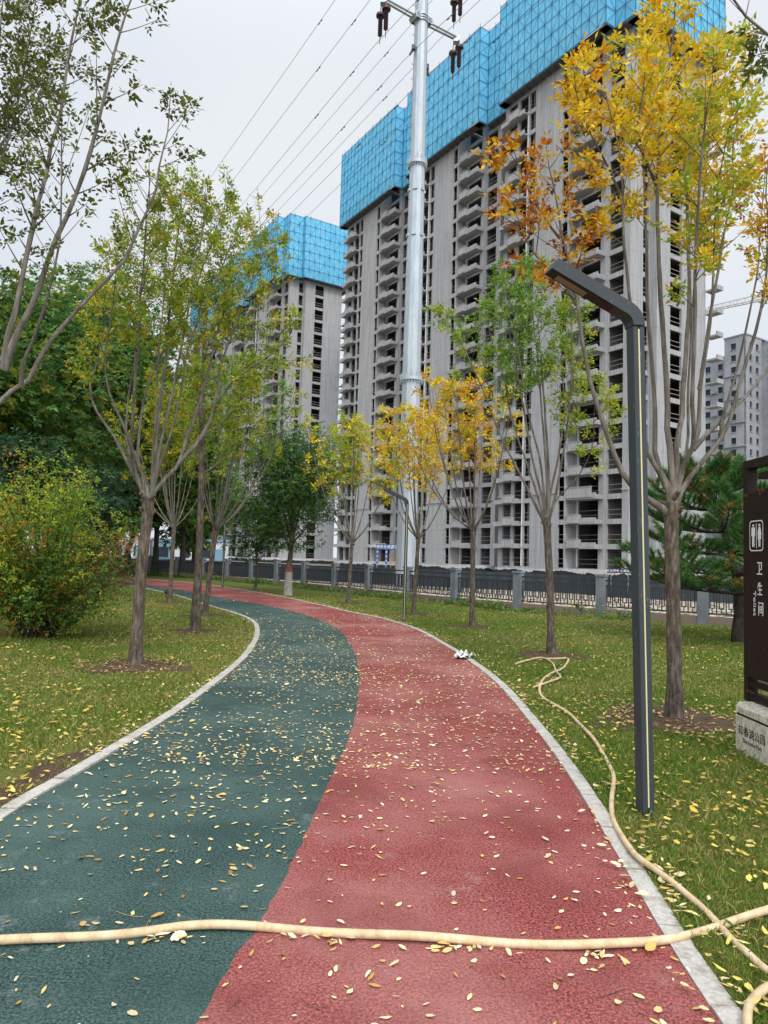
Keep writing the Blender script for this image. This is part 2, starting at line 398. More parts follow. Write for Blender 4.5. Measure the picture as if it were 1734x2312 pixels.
# ------------------------------------------------------------------ ground, lanes, kerbs, lawns
R_IN = smooth_curve([(1.18,-6),(1.2,0),(1.24,2.6),(1.33,3.83),(1.43,5.1),(1.51,6.6),(1.55,8.7),(1.52,10.3),(1.42,11.6),(1.28,12.9),(1.02,15.05),(.6,17.2),(0,19),(-1.0,21.15),(-2.75,25.2),(-4.7,29.16),(-6.9,33.1),(-9.0,36.4),(-11.6,39.4),(-14.2,41.6),(-17,43.2),(-22,45.2),(-30,47.5),(-45,50)], 220)
MID = smooth_curve([(-.62,-6),(-.61,0),(-.58,2.52),(-.5,3.1),(-.4,4.2),(-.31,5.5),(-.25,6.5),(-.22,7.6),(-.24,8.8),(-.29,10.2),(-.43,12.1),(-.7,14.5),(-1.13,16.7),(-1.77,18.75),(-2.62,20.75),(-3.6,22.6),(-5.1,24.9),(-6.8,27.6),(-8.9,31),(-11.0,34),(-13.4,37),(-16.2,39.6),(-21,42),(-30,45),(-45,47.5)], 220)
L_IN = smooth_curve([(-2.3,-6),(-2.25,0),(-2.2,4.2),(-2.12,5.2),(-2.04,6.5),(-2.0,7.7),(-2.0,9.2),(-2.08,11.2),(-2.28,13.3),(-2.53,15),(-2.9,16.75),(-3.4,18.25),(-4.0,19.5),(-4.7,20.9),(-5.6,22.6),(-6.7,24.8),(-8.2,27.6),(-10.1,30.7),(-12.2,33.6),(-15.2,36.8),(-20,39.5),(-30,42.5),(-45,45)], 220)
def offs(C, d):
    T = nrm(np.gradient(C, axis=0)); return C + d*np.stack([T[:, 1], -T[:, 0]], 1)   # + = right of travel
R_OUT = offs(R_IN, .10); L_OUT = offs(L_IN, -.10)
def strip(A, B, za, zb, name, m):
    mb = MB(); n = len(A); V = np.vstack([np.c_[A, np.full(n, za)], np.c_[B, np.full(n, zb)]])
    mb.add(V, [(i, n+i, n+i+1, i+1) for i in range(n-1)]); return mb.build(name, m)
gm = MB(); gm.add([(-1500,-1500,-.06),(1500,-1500,-.06),(1500,1500,-.06),(-1500,1500,-.06)], [(0,1,2,3)])
tag(gm.build('ground', M_ground), 'bare earth of the park and building site', 'ground', kind='structure')
_d = smooth_curve(MID, 3000); _w = np.convolve(RNG.normal(0, 1, 3000), np.ones(3)/3, 'same')*.007+np.convolve(RNG.normal(0, 1, 3000), np.ones(40)/40, 'same')*.03
_T = nrm(np.gradient(_d, axis=0)); MIDR = _d+np.stack([_T[:, 1], -_T[:, 0]], 1)*_w[:, None]
L_FN = smooth_curve(L_IN, 3000); R_FN = smooth_curve(R_IN, 3000)
tag(strip(L_FN, MIDR, 0, 0, 'running_lane', M_green), 'dark green rubber running lane curving away to the left', 'running lane', kind='structure')
tag(strip(MIDR, R_FN, 0, 0, 'running_lane', M_red), 'red rubber running lane curving away to the left', 'running lane', kind='structure')
def kerb(I, O, label):
    mb = MB(); d = np.concatenate([[0], np.cumsum(np.linalg.norm(np.diff(I, axis=0), axis=1))]); L = d[-1]; s = 0; k = 0
    def P(C, t): return np.array([np.interp(t, d, C[:, 0]), np.interp(t, d, C[:, 1])])
    while s < L-.6:
        e = s+.58; j = .004*math.sin(k*12.9); k += 1; t = .001+.005*math.sin(k*7.3)
        q = [P(I, s+.006), P(O, s+.006), P(O, (s+e)/2), P(O, e-.006), P(I, e-.006), P(I, (s+e)/2)]
        if d[-1] and q[0][1] < 48 and q[0][1] > -5:
            mb.prism([(a[0], a[1]) for a in q], lambda u, v, z: (u, v, z), -.05, t+.012+j)
        s = e
    o = mb.build('kerb', M_kerb); tag(o, label, 'kerb', kind='structure')
kerb(R_IN, R_OUT, 'pale stone kerb edging the red lane'); kerb(L_IN, L_OUT, 'pale stone kerb edging the green lane')
# fence line (world), right to left
FENCE = smooth_curve([(15,16.6),(12.6,17.9),(10.3,19.4),(7.7,21.3),(5.2,23.4),(3.35,25.4),(1.5,28.0),(-.5,31.0),(-2.5,34.0),(-4.5,36.8),(-6.6,39.6),(-9,42.6),(-12.5,46.2),(-17,49.6),(-22,52.4),(-30,55.5),(-45,58.5)], 160)
def poly(pts, z, name, m):
    tri = geometry.tessellate_polygon([[Vector((p[0], p[1], 0)) for p in pts]])
    mb = MB(); V = np.array([(p[0], p[1], z) for p in pts]); F = []
    for a, b, c in tri:
        n = np.cross(V[b]-V[a], V[c]-V[a]); F.append((a, b, c) if n[2] > 0 else (a, c, b))
    mb.add(V, F); return mb.build(name, m)
lawnR = [tuple(p) for p in R_OUT] + [tuple(p) for p in FENCE[::-1]] + [(24, 10), (24, -6)]
tag(poly(lawnR, .004, 'lawn', M_lawn), 'mown lawn between the red lane and the railing fence', 'lawn', kind='structure')
lawnL = [tuple(p) for p in L_OUT] + [(-45, -6)]
tag(poly(lawnL, .004, 'lawn', M_lawn), 'leaf strewn lawn left of the green lane', 'lawn', kind='structure')
back = offs(FENCE, 14)
bp = [tuple(p) for p in FENCE] + [tuple(p) for p in offs(FENCE, 26)[::-1]]
tag(poly(bp, -.03, 'rubble_bank', M_paver), 'beige block paved bank behind the railing fence', 'bank', kind='structure')

def in_poly(P, poly_):
    x, y = P[:, 0], P[:, 1]; r = np.zeros(len(P), bool); q = np.asarray(poly_); n = len(q); j = n-1
    for i in range(n):
        xi, yi = q[i]; xj, yj = q[j]
        c = ((yi > y) != (yj > y)) & (x < (xj-xi)*(y-yi)/(yj-yi+1e-12)+xi); r ^= c; j = i
    return r
ROAD = np.vstack([R_OUT, L_OUT[::-1]]); ROAD_IN = np.vstack([R_IN, L_IN[::-1]])
TREES_XY = dict(R1=(3.12,7.57), R2=(2.99,12.48), R3=(2.24,17.46), R4=(.94,20.83), R5=(-1.15,24.97), R6=(-3.74,28.5), R7=(-5.69,31.96), L1=(-3.39,9.97), L2=(-3.8,14.66), L3=(-4.52,18.33), L4=(-6.76,22.78), PINE=(7.85,15.66))
soils = []
for k, (x, y) in TREES_XY.items():
    r = {'R1': .75, 'R2': .62, 'L1': .62, 'L2': .45, 'L3': .6, 'L4': .6}.get(k, .5)
    if k in ('PINE', 'R6', 'R7'): continue
    mb = MB(); n = 26; a = np.arange(n)*2*math.pi/n
    rr = r*(1+.22*np.sin(a*3+x*5)+.12*np.sin(a*7+y)+RNG.normal(0, .06, n))
    V = [(x, y, .035)] + [(x+rr[i]*math.cos(a[i])*1.15, y+rr[i]*math.sin(a[i])*.95, .008) for i in range(n)]
    V += [(x+.5*rr[i]*math.cos(a[i]), y+.5*rr[i]*math.sin(a[i]), .028) for i in range(n)]
    F3 = [(0, n+1+i, n+1+(i+1) % n) for i in range(n)]; mb.add(V, F3)
    mb.add(V, [(n+1+i, 1+i, 1+(i+1) % n, n+1+(i+1) % n) for i in range(n)])
    tag(mb.build('soil_patch', M_soil, smooth=True), 'bare brown soil ring around a tree trunk', 'soil', 'soil rings round the trees', 'structure'); soils.append((x, y, r))

mb = MB(); i = np.where((L_OUT[:, 1] > 3.9) & (L_OUT[:, 1] < 6.4))[0]; A = L_OUT[i]; n = len(i); wv = np.sin(np.linspace(0, math.pi, n))*.3*(1+.35*np.sin(np.arange(n)*1.7)); B = A+(offs(L_OUT, -1)[i]-A)*wv[:, None]
mb.add(np.vstack([np.c_[A, np.full(n, .009)], np.c_[B, np.full(n, .006)]]), [(k, k+1, n+k+1, n+k) for k in range(n-1)])
tag(mb.build('soil_patch', M_soil), 'bare trodden soil along the kerb of the green lane', 'soil', kind='structure'); soils += [(-2.45, 4.6, .22), (-2.45, 5.1, .3), (-2.42, 5.6, .22)]

# ------------------------------------------------------------------ grass blades and fallen leaves
def lowfreq(x, y):
    return (np.sin(x*.9+1.3*np.sin(y*.55))+np.sin(y*1.15+.7*np.sin(x*1.3))+.6*np.sin(x*2.7+y*1.9)+.6*np.sin(y*3.1-x*2.2))/3.2
def outside_soil(x, y, f=.85):
    k = np.ones(len(x), bool)
    for a, b, r in soils: k &= (x-a)**2+(y-b)**2 > (r*f*(.75+.5*RNG.random(len(x))))**2
    return k
def grass(n, r0, r1):
    r = r0*(r1/r0)**RNG.random(n); a = RNG.uniform(-rad(42), rad(42), n)
    x = r*np.sin(a); y = r*np.cos(a); P = np.c_[x, y]
    k = ~in_poly(P, ROAD) & outside_soil(x, y)
    k &= ~in_poly(P, [tuple(p) for p in FENCE] + [(-45, 90), (60, 90), (60, 10)])
    lf0 = lowfreq(x*2.2, y*2.2); k &= (RNG.random(n) < np.clip(1.05+.9*lf0, .22, 1.0))
    x, y, r = x[k], y[k], r[k]; m = len(x); lf = lowfreq(x, y)
    h = RNG.uniform(.014, .036, m)*(1+.3*lf)*np.where(RNG.random(m) < .06, 1.9, 1.0); wd = np.maximum(.0019, .00062*r)*RNG.uniform(.7, 1.3, m)
    th = RNG.uniform(0, 2*math.pi, m); ph = RNG.uniform(0, 2*math.pi, m); ln = RNG.uniform(.1, 1.5, m)*h
    z0 = .003
    dx, dy = np.cos(th)*wd, np.sin(th)*wd; lx, ly = np.cos(ph)*ln, np.sin(ph)*ln
    A = np.c_[x-dx, y-dy, np.full(m, z0)]; B = np.c_[x+dx, y+dy, np.full(m, z0)]
    Cc = np.c_[x+dx*.7+lx*.4, y+dy*.7+ly*.4, z0+h*.65]; D = np.c_[x-dx*.7+lx*.4, y-dy*.7+ly*.4, z0+h*.65]; T = np.c_[x+lx, y+ly, z0+h]
    V = np.stack([A, B, Cc, T, D], 1).reshape(-1, 3)
    F = np.arange(m*5).reshape(m, 5)
    dry = np.clip(.30-.38*lf+.08*np.where(x < 0, 1, -1.2)+.25*(lowfreq(x*3.1+5, y*3.3) < -.35), .06, .85); isd = RNG.random(m) < dry
    g1 = np.array([.090, .180, .022]); g2 = np.array([.175, .245, .032]); d1 = np.array([.40, .33, .11])
    u = RNG.random((m, 1)); c = g1*(1-u)+g2*u; c[isd] = d1*(.6+.6*RNG.random((isd.sum(), 1))); c *= RNG.uniform(.7, 1.25, (m, 1))
    return V, F, c
mb = MB(); V, F, c = grass(620000, 2.2, 30); mb.add(V, F, 0, c)
tag(mb.build('grass', M_grass, tint=True), 'short green and straw grass blades of the lawn', 'grass', kind='stuff')

def leaf_litter(x, y, z, ln, pal, curl=.25, tiltmax=.3):
    m = len(x); th = RNG.uniform(0, 2*math.pi, m); ln = ln*np.exp(RNG.normal(0, .16, m)); wd = ln*RNG.uniform(.26, .6, m)
    cu = RNG.uniform(-.2, 1, m)*curl*ln; tx = RNG.uniform(-tiltmax, tiltmax, m); ty = RNG.uniform(-tiltmax, tiltmax, m)
    base = [(-.5, 0), (-.28, -.40), (.1, -.5), (.36, -.26), (.5, 0), (.36, .26), (.1, .5), (-.28, .40)]
    V = np.zeros((m, 8, 3))
    for i, (a, b) in enumerate(base):
        la, lb = (a+RNG.normal(0, .05, m))*ln, (b+RNG.normal(0, .06, m))*wd
        V[:, i, 0] = x+la*np.cos(th)-lb*np.sin(th); V[:, i, 1] = y+la*np.sin(th)+lb*np.cos(th)
        V[:, i, 2] = z+.004+np.maximum(0, cu*(4*a*a*.5+4*b*b*.5)+(tx*la+ty*lb))
    pal = np.array(pal); c = pal[RNG.integers(0, len(pal), m)]*RNG.uniform(.62, 1.12, (m, 1))
    return V.reshape(-1, 3), np.arange(m*8).reshape(m, 8), c
PALE = [(.82,.66,.34),(.86,.73,.43),(.80,.62,.28),(.88,.77,.50),(.76,.54,.19),(.70,.43,.12),(.84,.70,.40),(.48,.25,.08)]
LAWNP = [(.62,.47,.08),(.66,.52,.12),(.58,.40,.06),(.68,.55,.20),(.50,.33,.10),(.70,.56,.14)]
mb = MB()
def scatter(n, x0, x1, y0, y1):
    return RNG.uniform(x0, x1, n), RNG.uniform(y0, y1, n)
# on the lanes
for (n, y0, y1) in ((560, 1.8, 3.6), (1350, 3.6, 6), (4200, 5.5, 10), (4800, 9, 14.5), (2600, 14, 20), (1800, 20, 34)):
    xx = (-18, 2) if y0 >= 20 else (-4.5, 1.7); mult = (xx[1]-xx[0])/3.7
    x, y = scatter(int(n*mult), *xx, y0, y1); k = in_poly(np.c_[x, y], ROAD_IN)
    k &= RNG.random(len(x)) < np.clip(.62+.5*lowfreq(x*1.4+3, y*1.1), .12, 1); x, y = x[k], y[k]
    ln = RNG.uniform(.018, .046, len(x))
    V, F, c = leaf_litter(x, y, 0.002, ln, PALE, .35, .35); mb.add(V, F, 0, c)
# drifts along kerbs
for C_, sg, n in ((R_OUT, 1, 1500), (L_OUT, -1, 800), (R_IN, -1, 500), (L_IN, 1, 500)):
    d = np.concatenate([[0], np.cumsum(np.linalg.norm(np.diff(C_, axis=0), axis=1))])
    t = RNG.uniform(6, 40, n); T = offs(C_, 0); off = sg*np.abs(RNG.normal(0, .07, n))
    px_ = np.interp(t, d, C_[:, 0]); py_ = np.interp(t, d, C_[:, 1]); px2 = np.interp(t, d, offs(C_, 1)[:, 0]); py2 = np.interp(t, d, offs(C_, 1)[:, 1])
    x = px_+(px2-px_)*off; y = py_+(py2-py_)*off; k = lowfreq(x*3, y*2) > -.15; x, y = x[k], y[k]
    V, F, c = leaf_litter(x, y, .02, RNG.uniform(.022, .055, len(x)), PALE); mb.add(V, F, 0, c)
# on the lawns
for (n, r0, r1) in ((30000, 2.4, 28),):
    r = r0*(r1/r0)**(RNG.random(n)**.8); a = RNG.uniform(-rad(40), rad(40), n); x = r*np.sin(a); y = r*np.cos(a)
    k = ~in_poly(np.c_[x, y], ROAD) & ~in_poly(np.c_[x, y], [tuple(p) for p in FENCE]+[(-45, 90), (60, 90), (60, 10)])
    k &= RNG.random(n) < np.clip(.5+.45*lowfreq(x*1.1+9, y), .12, 1)*np.where(y > 16, .4, 1); x, y = x[k], y[k]
    V, F, c = leaf_litter(x, y, RNG.uniform(.012, .042, len(x)), RNG.uniform(.028, .062, len(x)), LAWNP, .35, .5); mb.add(V, F, 0, c)
for sx, sy, r in soils[:1]+soils[5:6]:
    n = 330; a = RNG.uniform(0, 6.28, n); q = np.sqrt(RNG.random(n))*r*1.3
    V, F, c = leaf_litter(sx+q*np.cos(a), sy+q*np.sin(a), .035, RNG.uniform(.03, .065, n), [(.42,.24,.12),(.5,.33,.16),(.34,.18,.1),(.55,.42,.2)], .4, .5); mb.add(V, F, 0, c)
# leaves caught against the hose across the path
h1 = [(-120,2132),(0,2125),(150,2115),(294,2104),(435,2091),(566,2091),(720,2100),(870,2112),(1074,2122),(1273,2132.6),(1388,2132),(1493,2122),(1598,2096),(1734,2062),(1900,2015)]
H1 = smooth_curve([gnd(x, y, .02) for x, y in h1], 90)
n = 170; i = RNG.integers(10, 75, n); k = RNG.random(n) < np.clip(.5+.6*np.sin(i*.45), .1, 1); i = i[k]
V, F, c = leaf_litter(H1[i, 0]+RNG.normal(0, .03, len(i)), H1[i, 1]-.03-np.abs(RNG.normal(0, .035, len(i))), .004, RNG.uniform(.025, .055, len(i)), PALE[:7], .5, .4); mb.add(V, F, 0, c)
for _ in range(60):      # bits of twig and leaf stalk
    a = RNG.uniform(0, 6.28); x, y = RNG.uniform(-2, 1.4), RNG.uniform(2.3, 9); l_ = RNG.uniform(.05, .16); t_ = np.linspace(-.5, .5, 4); bend = RNG.normal(0, .25)
    mb.tube(np.c_[x+l_*t_*math.cos(a)-bend*l_*t_*t_*math.sin(a), y+l_*t_*math.sin(a)+bend*l_*t_*t_*math.cos(a), np.full(4, .004)], .0013, 4, col=((.16,.10,.05), (.4,.3,.15), (.05,.035,.03))[RNG.integers(0, 3)])
tag(mb.build('fallen_leaves', M_dead, tint=True), 'yellow and cream fallen leaves littering path and lawn', 'leaves', kind='stuff')

# ------------------------------------------------------------------ hoses, scrap
def hose(P, r, label):
    mb = MB(); P = np.array(P); mb.tube(P, r, 10); return tag(mb.build('garden_hose', M_hose, smooth=True), label, 'hose')
H1[:, 2] = .019+.006*np.sin(np.arange(90)*.35); H1[70:, 2] += np.linspace(0, .03, 20)
hose(H1, .0185, 'thick beige hose laid straight across both lanes in the foreground')
h2 = [(1163,1499),(1199,1489),(1226,1486),(1255,1486),(1283,1488),(1268,1509),(1231,1528),(1220,1546),(1221,1567),(1252,1591),(1289,1614),(1326,1651),(1357,1693),(1378,1730),(1386,1761),(1381,1803),(1383,1840),(1399,1876),(1425,1918),(1446,1941),(1520,1994),(1598,2057),(1651,2114),(1687,2146),(1734,2188),(1790,2200),(1780,2222),(1734,2230),(1703,2256),(1690,2277),(1687,2312),(1692,2380),(1710,2480)]
H2 = smooth_curve([gnd(x, y, .03) for x, y in h2], 260); H2[:, 2] = .026+.008*np.sin(np.arange(260)*.21)
hose(H2, .0165, 'long beige hose snaking over the right lawn beside the kerb')
h3 = [(1199,1490),(1226,1487),(1247,1499),(1255,1517),(1265,1531),(1242,1541),(1205,1554)]
H3 = smooth_curve([gnd(x, y, .03) for x, y in h3], 50); H3[:, 2] = .045
hose(H3, .013, 'short tangled beige hose end beside the second tree on the right')
mb = MB(); c0 = gnd(1050, 1487)
for k in range(5):
    n = 5; V = []; F = []
    ox, oy = RNG.normal(0, .05, 2)
    for a in range(n):
        for b in range(n): V.append((c0[0]+ox+(a-2)*.045+RNG.normal(0, .008), c0[1]+oy+(b-2)*.05+RNG.normal(0, .008), .015+abs(RNG.normal(0, .032))+.02*k*(a % 2)))
    for a in range(n-1):
        for b in range(n-1): F.append((a*n+b, (a+1)*n+b, (a+1)*n+b+1, a*n+b+1))
    mb.add(V, F)
tag(mb.build('crumpled_sheet', M_paper), 'crumpled white plastic scrap lying on the kerb of the red lane', 'litter')

# ------------------------------------------------------------------ towers under construction
_v = ray(-165, 1232); TH = math.atan2(-_v[0], _v[1])
U = np.array([math.sin(TH), -math.cos(TH)]); NB = np.array([math.cos(TH), math.sin(TH)])   # along facade to the right, into the building
BROT = math.atan2(U[1], U[0])
def SDp(s, D): return s*U + D*NB
def on_plane(px, py, D):
    d = ray(px, py); t = D/(d[0]*NB[0]+d[1]*NB[1]); p = np.array([0, 0, EYE])+t*d; return p[0]*U[0]+p[1]*U[1], p[2]
NF = 23
def zb(k): return 3.43 + 2.9*k
ZTOP = zb(NF-1)+.6
MODS = (-64.0, -42.0, -19.7)
def tower(label):
    o = SDp(-52, 66); t = thing('apartment_tower', label, 'building', (o[0], o[1], 0), BROT, 'unfinished apartment towers')
    W = MB(); IN = MB()
    def b(x0, x1, y0, y1, z0, z1, mb=W, m=0): mb.box((x0, y0, z0), (x1, y1, z1), m)
    for mi, m in enumerate(MODS):
        last = mi == 2
        for x0, x1 in ((0, .8), (2.35, 2.85), (4.45, 4.7), (5.85, 10.65), (11.65, 11.85)): b(m+x0, m+x1, -1.7, -1.4, .52, ZTOP)
        b(m, m+.3, -1.4, 12.7, .52, ZTOP); b(m+11.6, m+11.85, -1.4, .3, .52, ZTOP-.01)
        b(m+11.85, m+12.3, 0, .3, .52, ZTOP); b(m+15.63, m+16.44, -.25, .35, .52, ZTOP); b(m+16.44, m+16.64, .01, .3, .52, ZTOP); b(m+18.8, m+19.7, 0, .3, .52, ZTOP)
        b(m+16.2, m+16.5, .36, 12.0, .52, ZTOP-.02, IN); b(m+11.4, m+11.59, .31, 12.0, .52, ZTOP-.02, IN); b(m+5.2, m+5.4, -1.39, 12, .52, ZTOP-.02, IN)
        for k in range(-1, NF):
            z = zb(k)
            for x0, x1 in ((.8, 2.35), (2.85, 4.45), (4.7, 5.85), (10.65, 11.65)): b(m+x0, m+x1, -1.66, -1.42, max(z, .52), z+.6)
            for x0, x1 in ((12.3, 15.63), (16.64, 18.8)): b(m+x0, m+x1, .04, .28, max(z, .52), z+.6)
        if not last: b(m+19.4, m+19.7, .3, 12.7, .52, ZTOP)
        # belt course
        for x0, x1 in ((-.08, .8), (5.85, 10.65)): b(m+x0, m+x1, -1.84, -1.703, 10.15, 10.38)
        b(m+18.8, m+19.75, -.14, -.003, 10.15, 10.38)
        # core
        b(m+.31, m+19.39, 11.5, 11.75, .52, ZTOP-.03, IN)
        if not last: b(m+19.7, MODS[mi+1], 8.0, 8.3, .52, ZTOP)
    # end gable of the right hand section, stepped
    b(-.3, 0, .3, 2.3, .52, ZTOP); b(-.3, 0, 3.35, 3.5, .52, ZTOP); b(-.3, 1.0, 3.5, 3.8, .52, ZTOP); b(.7, 1.0, 3.8, 6.0, .52, ZTOP); b(.7, 1.0, 8.2, 12.7, .52, ZTOP)
    for k in range(-1, NF):
        z = zb(k); b(-.27, -.03, 2.3, 3.35, max(z, .52), z+.6); b(.73, .97, 6.0, 8.2, max(z, .52), z+.6)
        if k > 0: b(1.0, 2.6, 12.9, 14.2, z+.25, z+.45); b(2.45, 2.6, 12.9, 14.2, z+.45, z+.8)
    b(1.0, 1.12, 3.8, 6.0, 10.15, 10.38); b(1.0, 1.12, 8.2, 12.7, 10.15, 10.38)
    b(-64, 1.0, 12.7, 13.0, .52, ZTOP)
    W.build('wall', M_conc, t); IN.build('partition_wall', M_conc_shade, t)
    # foundation wall with ragged black waterproofing
    Fd = MB()
    for m in MODS: b(m-.15, m+11.9, -1.95, -1.45, -.6, .85, Fd); b(m+11.9, m+19.85, -1.95, .2, -.6, 1.05, Fd)
    b(-.1, 1.2, .21, 13, -.6, 1.0, Fd); Fd.build('foundation', M_found, t)
    # floor slabs
    for k in range(-1, NF):
        z = zb(k); S = MB()
        for m in MODS:
            b(m+.3, m+11.6, -1.41, 12.6, z+.4, z+.585, S); b(m+11.85, m+19.4, .29, 12.6, z+.4, z+.585, S)
            b(m+12.2, m+15.7, .3, 9.0, z+.05, z+.395, S) if k % 3 == 0 else None
        b(-.3, .7, 3.8, 12.7, z+.4, z+.585, S)
        S.build('floor_slab', M_conc_shade, t)
    # balconies: the 100 nearest as parts, the remainder as one
    rest = MB(); cnt = 0
    for m in MODS[::-1]:
        for k in range(0, 21):
            z = zb(k) - 0.0
            for kind in (0, 1):
                B = MB()
                if kind == 0:
                    B.box((m-.05, -2.55, z), (m+4.55, -1.705, z+.2)); B.box((m-.05, -2.55, z+.2), (m+4.55, -2.4, z+.6)); B.box((m-.05, -2.4, z+.2), (m+.1, -1.705, z+.55))
                    x0, x1, y0, y1 = m+1.75, m+3.5, -2.72, -2.2
                else:
                    B.box((m+11.86, -1.7, z), (m+16.38, -.255, z+.2)); B.box((m+11.86, -1.7, z+.2), (m+14.4, -1.55, z+.55)); B.box((m+14.4, -1.72, z+.2), (m+16.4, -1.5, z+.72))
                    B.box((m+16.25, -1.5, z+.2), (m+16.4, -.255, z+.5))
                    x0, x1, y0, y1 = m+12.3, m+14.0, -1.86, -1.3
                if k == 2 and kind == 1:
                    B.box((m+12.0, -1.86, z+.2), (m+15.9, -1.72, z+1.4)); B.box((m+11.95, -1.92, z+1.4), (m+15.95, -1.68, z+1.47))
                else:
                    B.box((x0, y0, z+.1), (x1, y0+.1, z+1.1)); B.box((x0, y0+.1, z+.1), (x0+.1, y1, z+1.1)); B.box((x1-.1, y0+.1, z+.1), (x1, y1, z+1.1))
                    B.box((x0-.06, y0-.06, z+1.1), (x1+.06, y0+.14, z+1.17)); B.box((x0+.1, y0+.1, z+.2), (x1-.1, y1, z+.3))
                if cnt < 99: B.build('balcony', M_conc, t)
                else: rest.v += B.v; rest.f += [f+rest.n for f in B.f]; rest.n += B.n; rest.m += B.m; rest.c += B.c
                cnt += 1
    tag(rest.build('balcony', M_conc, t), kind='stuff')
    # temporary rails across the openings
    for m in MODS:
        for k in range(-1, 21):
            z = zb(k)+.6; Rl = MB()
            for x0, x1, y in ((.8, 2.35, -1.5), (2.85, 4.45, -1.5), (4.7, 5.85, -1.6), (10.65, 11.65, -1.6), (12.3, 15.6, .15), (16.64, 18.8, .08)):
                for h in (.5, 1.05): Rl.box((m+x0, y, z+h), (m+x1, y+.03, z+h+.04))
            if m == MODS[-1]:
                for h in (.5, 1.05): Rl.box((-.2, 2.3, z+h), (-.15, 3.35, z+h+.06)); Rl.box((.8, 6, z+h), (.85, 8.2, z+h+.06))
            Rl.build('temporary_railing', M_rail, t)
        if m > -60:
            s_ = MB(); s_.box((m+12.2, -.07, 1.2), (m+12.36, -.003, 62)); s_.box((m+4.42, -1.76, 1.2), (m+4.52, -1.703, 62)); s_.build('edge_strip', M_strip, t)
    # climbing screens
    loop = [(-64.9, 6), (-64.9, -3.0), (-46.1, -3.0), (-46.1, -1.3), (-42.56, -1.3), (-42.56, -3.0), (-24.1, -3.0), (-24.1, -1.3), (-19.75, -1.3), (-19.75, -3.0), (-1.3, -3.0), (-1.3, -1.3), (1.55, -1.3), (1.55, 2.2), (2.4, 2.2), (2.4, 15.0), (-30, 15.0)]
    z0, z1, NR = 64.9, 79.0, 7
    dk = MB()
    for (ax, ay), (bx, by) in zip(loop[:-1], loop[1:]):
        a = np.array([ax, ay, 0.]); d = np.array([bx-ax, by-ay, 0.]); L = np.linalg.norm(d); d /= L; nn = np.array([d[1], -d[0], 0.])   # outward
        def fr(V): return a + V[:, :1]*d + V[:, 1:2]*nn + V[:, 2:]*np.array([0, 0, 1.])
        P = MB(); P.box((.02, -.03, z0), (L-.02, 0, z1), 0, fr); scn = P.build('safety_screen', M_net, t)
        f = MB(); nc = max(1, round(L/1.25)); w_ = L/nc; hh = (z1-z0)/NR
        for i in range(nc+1): f.box((i*w_-.022, .005, z0), (i*w_+.022, .06, z1+(.55 if i % 2 else .1)), 0, fr)
        for j in range(NR+1): f.box((.04, .061, z0+j*hh-.032), (L-.04, .10, z0+j*hh+.032), 0, fr)
        for i in range(nc):
            for j in range(NR):
                p = [(i*w_, z0+j*hh), ((i+1)*w_, z0+(j+1)*hh)] if (i+j) % 2 == 0 else [((i+1)*w_, z0+j*hh), (i*w_, z0+(j+1)*hh)]
                f.tube(fr(np.array([(p[0][0], .05, p[0][1]), (p[1][0], .05, p[1][1])])), .022, 4, cap=False)
        f.build('screen_frame', M_frame, scn)
        q = fr(np.array([(0, 0, z0-.12), (L, 0, z0-.12), (L, -1.25, z0-.12), (0, -1.25, z0-.12)], float))
        dk.box((.05, -1.22, z0-.16), (L-.05, -.04, z0-.06), 0, fr)
        for i in range(nc): dk.box((i*w_, -1.2, z0-.3), (i*w_+.1, -.05, z0-.161), 0, fr)
    dk.build('scaffold_deck', M_plank, t)
    return t
T1 = tower('nearer grey concrete tower with three blue screened sections, behind the steel power pole')
T2 = copy_tree(T1); T2.name = 'apartment_tower'; o2 = SDp(-145.3, 66); T2.location = (o2[0], o2[1], 0)
T2['label'] = 'farther concrete tower with bright blue top, behind the left tree crowns'

